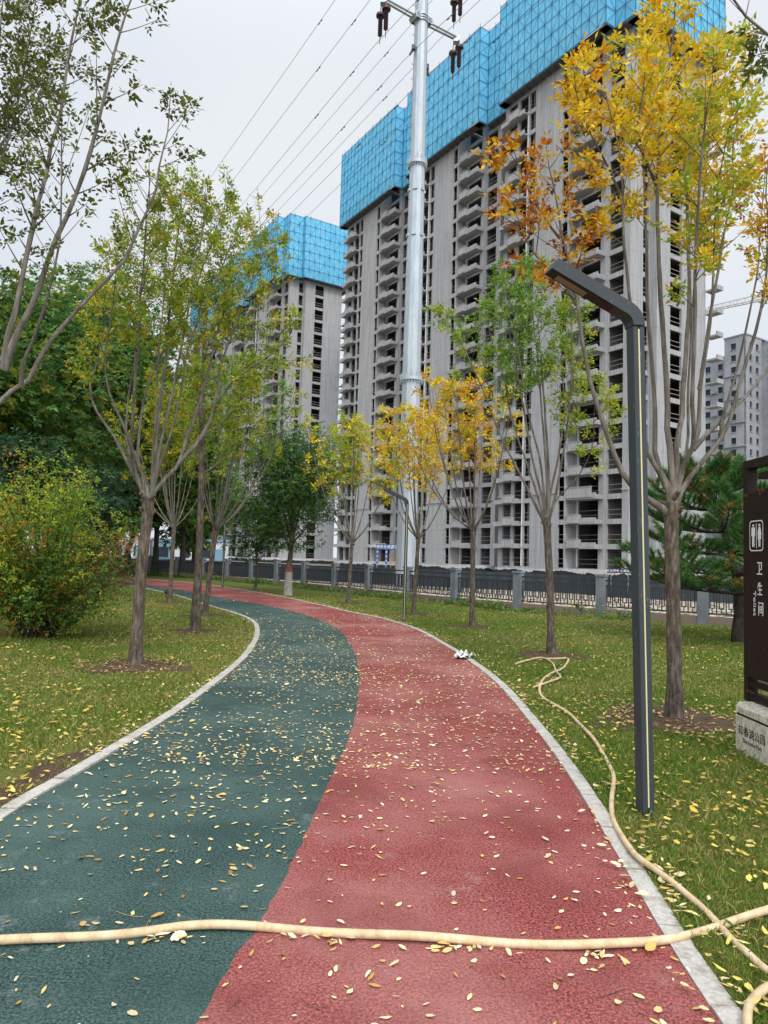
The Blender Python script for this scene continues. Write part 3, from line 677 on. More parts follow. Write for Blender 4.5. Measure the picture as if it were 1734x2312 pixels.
# blockwork apartment block far right
def far_block():
    D0 = 167.; sA = on_plane(1586, 1040, D0)[0]; o = SDp(sA, D0)
    t = thing('apartment_block', 'distant grey blockwork apartment block at the right edge, behind the pine', 'building', (o[0], o[1], 0), BROT)
    def X(px, py, D=D0): return on_plane(px, py, D)[0]-sA
    def Z(px, py, D=D0): return on_plane(px, py, D)[1]
    za = Z(1620, 810); x1 = X(1646, 805); zt = Z(1646, 764, D0-2); x2 = X(1683, 756, D0-2)
    W = MB(); fl = 2.95
    def facade(x0, x1, y, ztop, cols, side=False, depth=.35):
        zs = [zz for zz in np.arange(ztop-2.6, 1, -fl)]
        edges = sorted([x0]+[c-.75*k for c, k in cols]+[c+.75*k for c, k in cols]+[x1])
        def bb(a, b_, c, d):
            if side: W.box((y-depth, a, c), (y, b_, d))
            else: W.box((a, y, c), (b_, y+depth, d))
        for i in range(0, len(edges), 2): bb(edges[i], edges[i+1], 0, ztop)
        for c, k in cols:
            a, e = c-.75*k, c+.75*k; top = ztop
            for zz in zs: bb(a, e, zz+1.0, top); top = zz-.55
            bb(a, e, 0, top)
            for zz in zs:
                wn = MB(); pts = ((a, e, zz-.55, zz+1.0))
                if side: wn.box((y-.30, a, zz-.55), (y-.26, e, zz+1.0))
                else: wn.box((a, y+.26, zz-.55), (e, y+.30, zz+1.0))
                o_ = wn.build('window', M_cabg, t)
                sl_ = MB()
                if side: sl_.box((y+.003, a-.15, zz-.72), (y+.14, e+.15, zz-.56))
                else: sl_.box((a-.15, y-.14, zz-.72), (e+.15, y-.003, zz-.56))
                sl_.build('sill', M_block, o_)
            
    w1 = x1/6
    facade(-1, x1, 0, za, [(x1*.2, 1.0), (x1*.68, .85)])
    facade(x1, x2, -2, zt, [((x1+x2)/2-.4, .9)])
    W.box((x1, -1.64, 0), (x1+.3, 0, zt)); 
    facade(-2, 5.2, x2, zt, [(.3, .7), (3.2, .8)], True)
    facade(x2, x2+16, 5.2, zt-1, [(x2+2.0, .8), (x2+4.4, .8), (x2+7.2, 1.0), (x2+10, .9), (x2+13, 1.)])
    W.box((-1, .4, 0), (x1, 15, za-.4)); W.box((x1+.31, -1.6, 0), (x2-.4, 15, zt-.4)); W.box((x2+.01, 5.6, 0), (x2+16, 15, zt-1.4))
    W.box((-1.15, -.15, za), (x1-.01, .5, za+.25)); W.box((x1-.15, -2.2, zt), (x2+.2, 15, zt+.3)); W.box((x2+.21, 5.05, zt-1), (x2+16, 15, zt-.75))
    for zz in np.arange(za-9, 3, -5.9):     # ledges
        W.box((x1*.36, -.6, zz), (x1*.55, -.003, zz+.25)); W.box((x1+.05, -2.35, zz+3), (x2+.02, -2.003, zz+3.25))
        W.box((x2+3.2, 4.6, zz+1), (x2+4.4, 5.197, zz+1.25))
    W.build('wall', M_block, t)
far_block()

# tower crane beyond the towers
def crane():
    A = at(1578, 706, 175); B = at(1900, 640, 152); t = thing('tower_crane', 'pale lattice tower crane jib reaching in from the right edge', 'crane', (B[0], B[1], 0))
    A = A-np.array([B[0], B[1], 0]); Bl = B-np.array([B[0], B[1], 0])
    d = nrm(Bl-A); sd = nrm(np.cross(d, [0, 0, 1])); up = np.cross(sd, d); L = np.linalg.norm(Bl-A)
    J = MB(); n = 18
    def p(s, a, b_): return A+d*s+sd*a+up*b_
    J.tube([p(0, -.7, 0), p(L+14, -.7, 0)], .13, 5); J.tube([p(0, .7, 0), p(L+14, .7, 0)], .13, 5)
    tops = [(3, 1.1), (L, 1.9), (L+14, 1.9)]; J.tube([p(s, 0, h) for s, h in tops], .14, 5); J.tube([p(0, 0, 0), p(3, 0, 1.1)], .12, 5)
    for i in range(n*2):
        s0 = L*i/(2*n); s1 = L*(i+1)/(2*n); h = lambda s: 1.1+.8*s/L
        for sg in (-.7, .7):
            J.tube([p(s0, sg, 0), p(s1, 0, h(s1))] if i % 2 == 0 else [p(s0, 0, h(s0)), p(s1, sg, 0)], .06, 4, cap=False)
        J.tube([p(s0, -.7, 0), p(s0, .7, 0)], .06, 4, cap=False)
    J.build('jib', M_crane, t)
    Mst = MB(); H_ = Bl[2]
    for a in (-.9, .9):
        for b_ in (-.9, .9): Mst.tube([(a, b_, 0), (a, b_, H_+6)], .12, 5)
    for i in range(int(H_/1.8)):
        z = i*1.8; s_ = 1 if i % 2 else -1
        for q in (-.9, .9): Mst.tube([(-.9*s_, q, z), (.9*s_, q, z+1.8)], .06, 4, cap=False); Mst.tube([(q, -.9*s_, z), (q, .9*s_, z+1.8)], .06, 4, cap=False)
    Mst.build('mast', M_crane, t)
    cb_ = MB(); cb_.box((-1.4, -1.2, H_-2), (1.4, 1.2, H_-.1)); cb_.build('cab', M_cabw, t)
crane()

# ------------------------------------------------------------------ power pole and lines
PY = 37.0; pb = gnd(916, 1330); PX = at(918, 1256, PY)[0]
def power_pole():
    t = thing('power_pole', 'tall galvanised steel power pole with crossarms rising in front of the towers', 'pole', (PX, PY, 0))
    z1 = at(936, 858, PY)[2]; z2 = at(948, 372, PY)[2]; z3 = 40.0
    def rr(z): return .56-.0065*z if z > 0 else .56
    for (a, b_) in ((0, z1), (z1, z2), (z2, z3)):
        s = MB(); s.tube([(0, 0, a), (0, 0, b_)], [rr(a), rr(b_)], 12, cap=True); s.build('shaft', M_galv, t)
    for z in (z1, z2):
        f = MB(); r = rr(z); f.tube([(0, 0, z-.09), (0, 0, z+.09)], r+.13, 24); 
        for i in range(24):
            a = i*math.pi/12; f.tube([((r+.09)*math.cos(a), (r+.09)*math.sin(a), z-.22), ((r+.09)*math.cos(a), (r+.09)*math.sin(a), z+.22)], .025, 5)
            if i % 2 == 0: f.tube([((r+.02)*math.cos(a), (r+.02)*math.sin(a), z+.05), ((r-.0)*math.cos(a), (r)*math.sin(a), z+.4)], .03, 4)
        f.build('flange', M_galv, t)
    for z in (z1-1.6, z2-1.5, z2-4.0, z1-7):
        f = MB(); r = rr(z)+.012
        for i in range(6):
            a = i*math.pi/3+.3; f.box((-.12, -.04, -.07), (.12, .04, .07), 0, lambda V: np.c_[r*math.cos(a)-V[:, 0]*math.sin(a)+V[:, 1]*math.cos(a), r*math.sin(a)+V[:, 0]*math.cos(a)+V[:, 1]*math.sin(a), z+V[:, 2]])
        f.build('bracket', M_galv, t)
    c3 = np.array([NB[0], NB[1], 0.]); u3 = np.array([U[0], U[1], 0.])
    zl = at(957, 47, PY)[2]
    st = MB()
    for i in range(60):
        z = 12+i*.42; a = 3.6 if i % 2 else 2.6; r = rr(z); st.tube([(r*math.cos(a), r*math.sin(a), z), ((r+.16)*math.cos(a), (r+.16)*math.sin(a), z)], .012, 4)
    st.build('step_bolts', M_dkst, t)
    pts = {}
    for lv, z in enumerate((zl, zl+3.05, zl+6.1)):
        A = MB()
        for sg in (-1, 1):
            a = c3*sg*.3; e = c3*sg*2.45
            for o_ in (-.12, .12): A.tube([a+u3*o_+[0, 0, z], e+u3*o_*.8+[0, 0, z+.05]], .075, 4)
            A.box((-.17, -.17, -.2), (.17, .17, .12), 0, lambda V: V+e+[0, 0, z])
            for q in (.33, .42): A.tube([c3*sg*q+u3*-.32+[0, 0, z], c3*sg*q+u3*.32+[0, 0, z]], .2, 6)
        for dz in (-.15, 0, .15): A.tube([[0, 0, z+dz-.03], [0, 0, z+dz+.03]], rr(z)+.06, 14)
        A.build('crossarm', M_galv, t)
        for sg in (-1, 1):
            e = c3*sg*2.45+np.array([0, 0, z])
            for k in (-1, 1):
                I = MB(); p0 = e+u3*k*.28+np.array([0, 0, -.2]); I.tube([e+[0, 0, -.1], p0, p0+[0, 0, -.35]], .022, 5)
                zt_ = p0+[0, 0, -.35]
                prof = [(.03, 0), (.24, -.04), (.24, -.16), (.09, -.2)]
                zz = -.2
                for j in range(9): prof += [(.13, zz-.03), (.075, zz-.09)]; zz -= .12
                prof += [(.02, zz-.04), (.02, zz-.4)]
                P = [zt_+[0, 0, b_] for a_, b_ in prof]; 
                I2 = MB(); k_ = 10; V = []; ang = np.arange(k_)*2*math.pi/k_
                for (a_, b_) in prof: V.append(np.c_[zt_[0]+a_*np.cos(ang), zt_[1]+a_*np.sin(ang), np.full(k_, zt_[2]+b_)])
                F = [(i*k_+j, i*k_+(j+1) % k_, (i+1)*k_+(j+1) % k_, (i+1)*k_+j) for i in range(len(prof)-1) for j in range(k_)]
                I2.add(np.concatenate(V), F); I2.tube([e+[0, 0, -.1], p0, p0+[0, 0, -.35]], .022, 5)
                I2.build('insulator', M_insul, t)
            pts[(lv, sg)] = e+np.array([PX, PY, -1.95])
    # line clamps on the shaft
    for z, sg in ((zl-1.75, -1), (zl-2.45, 1)):
        f = MB(); f.box((-.1, -.1, -.12), (.1, .1, .12), 0, lambda V: V+c3*sg*(rr(z)+.1)+[0, 0, z]); f.tube([c3*sg*(rr(z)+.1)+[0, 0, z], c3*sg*(rr(z)+.25)+u3*-.1+[0, 0, z-.4]], .06, 6); f.build('line_clamp', M_dkst, t)
        pts[('c', sg)] = c3*sg*(rr(z)+.22)+np.array([PX, PY, z-.3])
    return pts
WP = power_pole()
def wire(p, r=.013):
    u3 = np.array([U[0], U[1], 0.]); mb = MB()
    S = np.concatenate([np.linspace(-240, -30, 28), np.linspace(-28, 90, 40)])
    P = [p+u3*s+np.array([0, 0, -.055*abs(s)+.00023*s*s]) for s in S]; mb.tube(P, r, 5)
    for s in (-7.5, -3.2, 3.4, 8.0):
        q = p+u3*s+np.array([0, 0, -.055*abs(s)-.05]); mb.tube([q-u3*.24, q-u3*.1], .035, 5); mb.tube([q+u3*.1, q+u3*.24], .035, 5); mb.tube([q-u3*.28, q+u3*.28], .012, 4)
    tag(mb.build('power_line', M_wire), 'thin dark overhead power line strung past the steel pole', 'power line', 'overhead power lines')
for k in ((0, -1), (0, 1), (1, -1), (1, 1), (2, -1), (2, 1), ('c', -1), ('c', 1)): wire(WP[k])

# ------------------------------------------------------------------ trees
YEL = [(.78,.55,.02), (.82,.60,.035), (.70,.50,.025), (.60,.52,.045), (.78,.46,.02)]
ORG = [(.62,.26,.018), (.70,.38,.022), (.48,.16,.018), (.74,.48,.03), (.32,.11,.02)]
LIM = [(.44,.48,.045), (.34,.44,.04), (.54,.50,.045), (.27,.38,.04)]
OLV = [(.22,.30,.025), (.30,.36,.028), (.17,.26,.025), (.36,.36,.028), (.46,.34,.02), (.15,.23,.025), (.24,.33,.03)]
GRN = [(.14,.27,.035), (.19,.33,.04), (.25,.36,.04), (.10,.20,.03)]
DGR = [(.045,.115,.025), (.065,.15,.03), (.035,.09,.022), (.085,.17,.035), (.055,.125,.038)]
BACKL = [(.10,.12,.025), (.13,.15,.028), (.085,.10,.025), (.16,.18,.03)]

def leaves_into(mb, O, R_, size, pal, npair=2, pw=None, droop=.15, jit=.25):
    """pinnate leaves: origin O, rachis direction R_; leaflets are single folded quads"""
    n = len(O)
    if n == 0: return
    R_ = nrm(R_ + np.array([0, 0, -droop])); up = nrm(np.array([0, 0, 1.]) + RNG.normal(0, .45, (n, 3)))
    S_ = nrm(np.cross(R_, up)); Wn = np.cross(S_, R_)
    size = np.broadcast_to(size, (n,))*RNG.uniform(.75, 1.2, n)
    pal = np.array(pal); bc = pal[RNG.choice(len(pal), n, p=pw)]
    specs = [(1.0, 0.0)] + [(.30+.58*i/max(npair, 1), sg) for i in range(npair) for sg in (-1, 1)]
    for fpos, sg in specs:
        o = O + R_*(size*(1.55 if npair > 1 else .8)*fpos)[:, None]
        if sg == 0: d = R_
        else: d = nrm(R_*.62 + S_*sg*.85)
        d = nrm(d + RNG.normal(0, jit, (n, 3))); ln = (size*RNG.uniform(.8, 1.1, n))[:, None]
        sd = nrm(np.cross(d, Wn + RNG.normal(0, .3, (n, 3)))); wv = ln*.245
        fold = Wn*ln*.06
        V = np.stack([o, o+d*ln*.42+sd*wv+fold, o+d*ln, o+d*ln*.42-sd*wv+fold], 1).reshape(-1, 3)
        c = bc*RNG.uniform(.7, 1.25, (n, 1)) + 0
        mb.add(V, np.arange(n*4).reshape(n, 4), 0, np.clip(c, 0, 1))

def branch_part(P, r0, r1, root, crown, leaf, pal, t0=.45, tw=.13, tl=(.25, .6), nodes=5, pw=None, dens=1.0, npair=2, tilt=.75, side=0):
    """one main limb with its twigs (one mesh); leaves go to the crown mesh"""
    P = np.asarray(P, float); d = np.concatenate([[0], np.cumsum(np.linalg.norm(np.diff(P, axis=0), axis=1))]); L = d[-1]
    n = max(8, int(L/.22)); C = smooth_curve(P, n); T = nrm(np.gradient(C, axis=0))
    wig = np.cumsum(RNG.normal(0, .006, (n, 3)), axis=0); wig[:, 2] *= .3; wig -= np.linspace(0, 1, n)[:, None]*0; wig[0] = 0; C = C+wig*.6
    u = np.linspace(0, 1, n); R_ = .70*r0*(1-u)**.8+r1*.8; R_ *= 1+.55*np.exp(-u*L/.22); R_ *= 1+.05*np.sin(u*41+r0*900)+RNG.normal(0, .03, n)
    mb = MB(); mb.tube(C, R_, 7)
    O = []; D = []
    s = t0*L
    while s < L*.995:
        i = min(int(s/L*(n-1)), n-2); p = C[i]; t = T[i]; f = s/L
        a = RNG.uniform(0, 2*math.pi); e1 = nrm(np.cross(t, [.3, .2, 1.])); e2 = np.cross(t, e1); lat = e1*math.cos(a)+e2*math.sin(a)
        ln = RNG.uniform(*tl)*(1-.45*abs(2*(f-t0)/(1-t0)-.8)); dr = nrm(t*.55*tilt/.75+lat*.8+np.array([0, 0, .25]))
        q = np.array([p+dr*ln*k/4+np.array([0, 0, .10*ln*(k/4)**2]) for k in range(5)])
        mb.tube(q, np.linspace(max(.0042, R_[i]*.4), .002, 5), 4, 1, cap=False)
        for k in range(nodes):
            g = .45+.55*((k+.6*RNG.random())/nodes)**.8
            if RNG.random() > dens: continue
            o = p+dr*ln*g+np.array([0, 0, .10*ln*g*g]); ph = RNG.uniform(0, math.pi); z1 = nrm(np.cross(dr, [.1, .3, 1.])); z2 = np.cross(dr, z1)
            for sg in (-1, 1):
                lt = sg*(z1*math.cos(ph)+z2*math.sin(ph)); O.append(o); D.append(nrm(dr*.55+lt*.9))
        O.append(p+dr*ln*1.0); D.append(dr); s += tw*RNG.uniform(.6, 1.4)
    for _ in range(5): O.append(C[-1]); D.append(nrm(T[-1]+RNG.normal(0, .6, 3)))
    leaves_into(crown, np.array(O), np.array(D), leaf, pal, npair, pw)
    mb.build('branch', [M_limb, M_twig], root, smooth=True)

def trunk_part(P, r0, r1, root, m=M_bark, flare=1.35, k=14, knobs=False):
    P = smooth_curve(P, 22); P[0, 2] -= .05; u = np.linspace(0, 1, 22); R_ = r0+(r1-r0)*u; R_[:5] *= np.linspace(flare, 1, 5); R_ *= 1+.03*np.sin(u*23)+RNG.normal(0, .012, 22); R_[-3:] *= [1.03, 1.12, 1.05]
    mb = MB(); mb.tube(P, R_, k)
    if knobs:
        for i in range(9):
            a = RNG.uniform(0, 6.28); d_ = np.array([math.cos(a), math.sin(a), RNG.uniform(.2, .9)]); o = P[-1]+[0, 0, RNG.uniform(-.22, .03)]; l_ = r1*RNG.uniform(1.2, 2.0)
            mb.tube([o, o+d_*l_*.6, o+d_*l_], np.array([.5, .42, .28])*r1*RNG.uniform(.6, 1.1), 7)
    mb.build('trunk', m, root, smooth=True)

def rel(P, b): return np.asarray(P, float)-np.array([b[0], b[1], 0])

def traced_tree(name, label, base, trunk_px, r, branches, leaf, group=None, spread=1.3, **kw):
    Y = base[1]; root = thing(name, label, 'tree', (base[0], base[1], 0), group=group)
    tp = [(base[0], base[1], 0)] + [tuple(at(x, y, Y)) for x, y in trunk_px]
    trunk_part(rel(tp, base), r[0], r[1], root, knobs=True); fork = rel([tp[-1]], base)[0]; crown = MB()
    for bi, b in enumerate(branches):
        px = b['p']; dy = b.get('dy', (RNG.random()-.5)*2*spread); n = len(px); pts = []
        for i, (x, y) in enumerate(px):
            f = i/(n-1); pts.append(at(x, y, Y + dy*(f**1.2)))
        pts = rel(pts, base); 
        if b.get('root', True): pts = np.vstack([fork*.85+pts[0]*.15+[0, 0, -.12], pts])
        branch_part(pts, b['r'], .004, root, crown, leaf, b['pal'], b.get('t0', .45), b.get('tw', kw.get('tw', .12)), b.get('tl', kw.get('tl', (.25, .6))), kw.get('nodes', 4), dens=b.get('dens', 1.0))
    crown.build('crown', M_leaf, root, tint=True); return root

# big yellow tree at the right
R1 = [dict(p=[(1500,1149),(1458,1126),(1415,1089),(1388,1034),(1364,964),(1342,900),(1321,827),(1310,760),(1301,690),(1279,587),(1265,539),(1255,473),(1240,400),(1228,330)], r=.042, pal=ORG, t0=.62, dy=-.3, tl=(.3, .75), dens=.75),
 dict(p=[(1265,539),(1240,505),(1212,460),(1185,410),(1165,340)], r=.012, pal=ORG, t0=.15, root=False, dy=-.3, dens=.75),
 dict(p=[(1301,690),(1275,640),(1225,590),(1190,540),(1165,470)], r=.012, pal=ORG, t0=.2, root=False, dy=-.5, dens=.6),
 dict(p=[(1512,1122),(1497,1082),(1473,1043),(1455,1000),(1451,909),(1440,800),(1424,681),(1417,605),(1412,560),(1408,437),(1400,340),(1375,240),(1360,170)], r=.036, pal=YEL+ORG[1:4], t0=.66, dy=-.7),
 dict(p=[(1410,470),(1385,400),(1350,330),(1310,250),(1295,150)], r=.015, pal=ORG[:4]+YEL, t0=.2, root=False, dy=-1.0, tl=(.3, .7)),
 dict(p=[(1512,1107),(1494,1073),(1478,1034),(1479,994),(1478,909),(1471,833),(1465,742),(1459,666),(1458,560),(1456,437),(1450,328),(1440,262),(1432,180),(1428,100)], r=.036, pal=YEL+LIM[:2], t0=.62, dy=.5),
 dict(p=[(1450,340),(1410,290),(1370,235),(1330,190),(1300,150)], r=.013, pal=YEL+ORG[:2], t0=.2, root=False, dy=.2),
 dict(p=[(1521,1122),(1512,1016),(1506,970),(1505,909),(1497,788),(1488,651),(1484,560),(1481,430),(1490,290),(1512,146),(1522,40),(1530,-60)], r=.047, pal=YEL, t0=.6, dy=-.2),
 dict(p=[(1483,420),(1455,360),(1440,290),(1450,200),(1462,110)], r=.016, pal=YEL+LIM[:1], t0=.2, root=False, dy=-.6),
 dict(p=[(1529,1107),(1526,985),(1538,964),(1540,879),(1549,773),(1556,651),(1553,560),(1549,437),(1543,364),(1552,291),(1549,200),(1545,100),(1540,0)], r=.042, pal=YEL, t0=.56, dy=.9),
 dict(p=[(1545,390),(1575,310),(1605,230),(1622,150),(1630,90)], r=.015, pal=YEL[2:]+LIM, t0=.15, root=False, dy=.5),
 dict(p=[(1537,1092),(1546,1031),(1552,985),(1551,909),(1559,788),(1567,651),(1575,560),(1590,400),(1600,300),(1610,210)], r=.02, pal=YEL+LIM, t0=.55, dy=1.3),
 dict(p=[(1534,1076),(1546,1046),(1564,1015),(1569,991),(1564,909),(1569,773),(1573,560),(1581,419),(1600,255),(1614,182),(1622,110)], r=.036, pal=YEL[1:]+LIM, t0=.5, dy=-1.1),
 dict(p=[(1564,1015),(1576,970),(1579,894),(1594,773),(1613,651),(1628,560),(1636,510),(1654,419),(1650,346),(1660,270),(1665,200)], r=.028, pal=YEL+LIM, t0=.5, root=False, dy=.4, dens=.8),
 dict(p=[(1579,879),(1599,757),(1610,590),(1612,500),(1620,400),(1640,300),(1650,230)], r=.018, pal=LIM+YEL[2:4], t0=.45, root=False, dy=-.8, dens=.8),
 dict(p=[(1564,1015),(1610,967),(1655,924),(1686,894),(1734,833),(1790,760),(1820,640),(1830,520)], r=.024, pal=ORG, t0=.7, root=False, dy=.5),
 dict(p=[(1531,1122),(1558,1089),(1567,1070),(1594,1040),(1628,994),(1643,985),(1661,924),(1686,833),(1716,727),(1734,636),(1740,520),(1735,420),(1742,340)], r=.036, pal=YEL+ORG, t0=.62, dy=-.4, dens=.7),
 dict(p=[(1628,994),(1631,955),(1655,879),(1686,757),(1713,621),(1718,560),(1725,460),(1728,380)], r=.018, pal=ORG[:3]+LIM[:2], t0=.55, root=False, dy=.3, dens=.55)]
traced_tree('ash_tree', 'tallest golden yellow pollard ash beside the near lamp post and toilet sign', TREES_XY['R1'], [(1521,1400),(1516,1220),(1517,1135)], (.078, .070), R1, .078, 'pollarded ash trees', tw=.115, nodes=5, tl=(.3, .7))

R2 = [dict(p=p, r=rr_, pal=pl, t0=t0) for p, rr_, pl, t0 in (
 ([(1221,1163),(1200,1121),(1169,1059),(1132,986),(1101,903),(1070,835),(1039,768),(1005,725),(975,700)], .03, GRN+LIM, .6),
 ([(1223,1147),(1195,1059),(1158,955),(1132,830),(1111,768),(1095,690)], .026, GRN+LIM[:2], .5),
 ([(1226,1132),(1200,1028),(1174,872),(1153,768),(1137,648),(1130,600)], .03, GRN, .5),
 ([(1228,1106),(1218,1028),(1190,924),(1169,794),(1148,716),(1155,610)], .026, GRN, .5),
 ([(1236,1106),(1228,976),(1215,820),(1200,690),(1190,590)], .03, GRN, .5),
 ([(1239,1132),(1234,1002),(1223,820),(1215,690),(1225,590)], .034, GRN+LIM[:2], .5),
 ([(1241,1121),(1262,1017),(1273,924),(1267,794),(1262,690)], .028, GRN+LIM, .42),
 ([(1247,1147),(1267,1054),(1283,950),(1293,820),(1293,742),(1288,670)], .03, LIM+GRN+OLV[:2], .4),
 ([(1252,1132),(1273,1111),(1314,1064),(1340,1002),(1340,955),(1350,850)], .013, LIM, .45))]
traced_tree('ash_tree', 'fresh green pollard ash with the hose looping at its foot', TREES_XY['R2'], [(1242,1340),(1237,1230),(1234,1168)], (.070, .064), R2, .07, 'pollarded ash trees', tw=.095, nodes=5, tl=(.3, .75))

# left foreground tree
L1p = [([(329,1114),(316,1095),(296,1061),(283,1032),(259,985),(230,945),(210,906),(205,866),(220,823),(230,783),(233,743),(235,700),(228,640)], .033, .62, LIM[:3]+YEL[2:4]),
 ([(326,1108),(321,1071),(309,1045),(293,998),(273,949),(250,896),(239,859),(235,800),(246,740),(253,700),(262,620),(265,560)], .028, .5, LIM+OLV),
 ([(316,1095),(296,1051),(293,1025),(284,985),(286,925),(293,869),(302,826),(306,766),(310,680),(300,600),(285,520)], .02, .55, OLV+LIM),
 ([(313,1085),(299,1050),(296,1015),(299,949),(306,866),(312,783),(318,673),(326,595),(330,517),(334,454),(340,400)], .036, .5, OLV+LIM[:1]),
 ([(330,1090),(316,1061),(312,1015),(319,939),(332,869),(362,800),(395,743),(431,677),(440,650),(470,560),(500,480),(515,420)], .03, .55, OLV),
 ([(342,1098),(342,1048),(349,965),(352,899),(356,816),(362,740),(370,640),(372,540),(366,440)], .02, .5, OLV),
 ([(349,1091),(351,1032),(356,982),(366,899),(376,816),(384,705),(396,579),(406,485),(412,420),(418,385)], .04, .5, OLV+LIM[:1]),
 ([(356,1065),(362,1008),(382,925),(399,843),(415,766),(423,720),(437,642),(453,564),(465,485),(470,420)], .032, .5, OLV),
 ([(359,1058),(379,998),(402,925),(415,859),(428,783),(455,716),(490,640),(525,560),(560,500)], .022, .5, OLV+LIM[:1]),
 ([(349,1108),(375,1078),(402,1048),(415,1008),(442,932),(468,849),(485,766),(508,700),(540,600),(575,530),(605,490)], .038, .52, OLV+YEL[2:4]),
 ([(402,1048),(435,1008),(468,959),(485,899),(498,826),(525,750),(560,660),(600,580),(625,520)], .028, .5, OLV),
 ([(409,1042),(448,998),(475,952),(482,915),(515,872),(558,833),(614,800),(650,765),(672,720)], .022, .5, LIM[1:]+OLV)]
L1 = [dict(p=p, r=r_, t0=t0, pal=pl, root=i not in (2, 10, 11)) for i, (p, r_, t0, pl) in enumerate(L1p)]
traced_tree('ash_tree', 'large olive green pollard ash nearest the camera left of the green lane', TREES_XY['L1'], [(318,1300),(331,1180),(335,1130)], (.081, .075), L1, .062, 'pollarded ash trees', spread=1.6, tw=.075, nodes=5, tl=(.3, .8))

# tree just outside the left edge, its limbs reaching in
b0 = (-5.6, 6.9)
def L0tree():
    Y0 = 7.0; root = thing('ash_tree', 'sparse ash with long bare limbs reaching in over the top left corner', 'tree', (b0[0], b0[1], 0), group='pollarded ash trees'); crown = MB()
    f = np.array([-4.95, 6.95, 2.15]); trunk_part(rel([(b0[0], b0[1], 0), (-5.3, 6.9, 1.1), f], b0), .10, .09, root)
    fr_ = rel([f], b0)[0]
    lim = [([(-170,1010),(0,907),(21,883),(48,874),(61,860),(88,806),(119,759),(159,714),(186,684),(233,637),(279,586),(289,560),(316,499),(342,438),(355,358),(371,305),(377,212)], .042, .66, .6, .10),
     ([(48,874),(37,852),(53,812),(74,767),(93,711),(114,634),(127,573),(135,520),(138,400),(139,300),(141,230)], .02, .45, -.6, .11),
     ([(-140,960),(-40,870),(10,814),(19,772),(40,700),(53,626),(66,560),(85,464),(101,411),(117,332),(138,265),(148,186),(159,111),(172,53),(188,0),(205,-70),(215,-150)], .05, .40, .3, .10),
     ([(10,835),(21,806),(34,764),(53,724),(80,668),(101,594),(130,520),(143,499),(170,430),(191,371),(204,326),(223,260),(239,191),(255,119),(276,53),(294,0),(315,-60),(330,-130)], .042, .42, -.4, .10),
     ([(-120,900),(-90,700),(-60,500),(-25,300),(-5,120),(5,0),(20,-100)], .045, .5, .8, .07),
     ([(-60,500),(-20,420),(10,340),(40,230),(60,120),(75,30),(85,-60)], .02, .2, 1.2, .055),
     ([(-40,400),(0,330),(45,260),(90,190),(120,110)], .014, .15, 1.5, .06)]
    for px, r_, t0, dy, tw in lim:
        n = len(px); pts = rel([at(x, y, Y0+dy*(i/(n-1))) for i, (x, y) in enumerate(px)], b0)
        if px[0][0] < -100: pts = np.vstack([fr_+[0, 0, -.1], pts])
        branch_part(pts, r_, .004, root, crown, .066, BACKL, t0, tw*1.2, (.3, .85), 4, dens=.72)
    crown.build('crown', M_leaf, root, tint=True)
L0tree()

# branch of a tree outside the right edge
def R0tree():
    b = (5.9, 5.6); Y0 = 5.2; root = thing('ash_tree', 'ash outside the right edge whose bare bough crosses the top right corner', 'tree', (b[0], b[1], 0), group='pollarded ash trees'); crown = MB()
    f = np.array([5.75, 5.5, 2.3]); trunk_part(rel([(b[0], b[1], 0), (5.85, 5.55, 1.2), f], b), .10, .09, root)
    px = [(2050,520),(1880,260),(1790,130),(1734,78),(1690,42),(1655,5),(1635,-45),(1600,-140)]
    pts = np.vstack([rel([f], b)+[0, 0, -.1], rel([at(x, y, Y0) for x, y in px], b)]); branch_part(pts, .034, .006, root, crown, .06, BACKL+ORG[:1], .8, .16, (.2, .4), 3, dens=.6)
    pts = rel([at(x, y, Y0-.2) for x, y in [(1790,130),(1765,150),(1742,150),(1722,128),(1712,100)]], b); branch_part(pts, .008, .003, root, crown, .06, BACKL, .3, .07, (.12, .25), 3, dens=.8)
    for dx in (.2, .6, -.1, .4):
        q = [f+[0, 0, -.1], f+[dx*.4, .1, .8], f+[dx+.3, .3*dx, 2.4], f+[dx*1.3+.4, .5*dx, 4.2]]; branch_part(rel(q, b), .03, .004, root, crown, .06, YEL+ORG, .45, .16, (.3, .6), 3)
    crown.build('crown', M_leaf, root, tint=True)
R0tree()

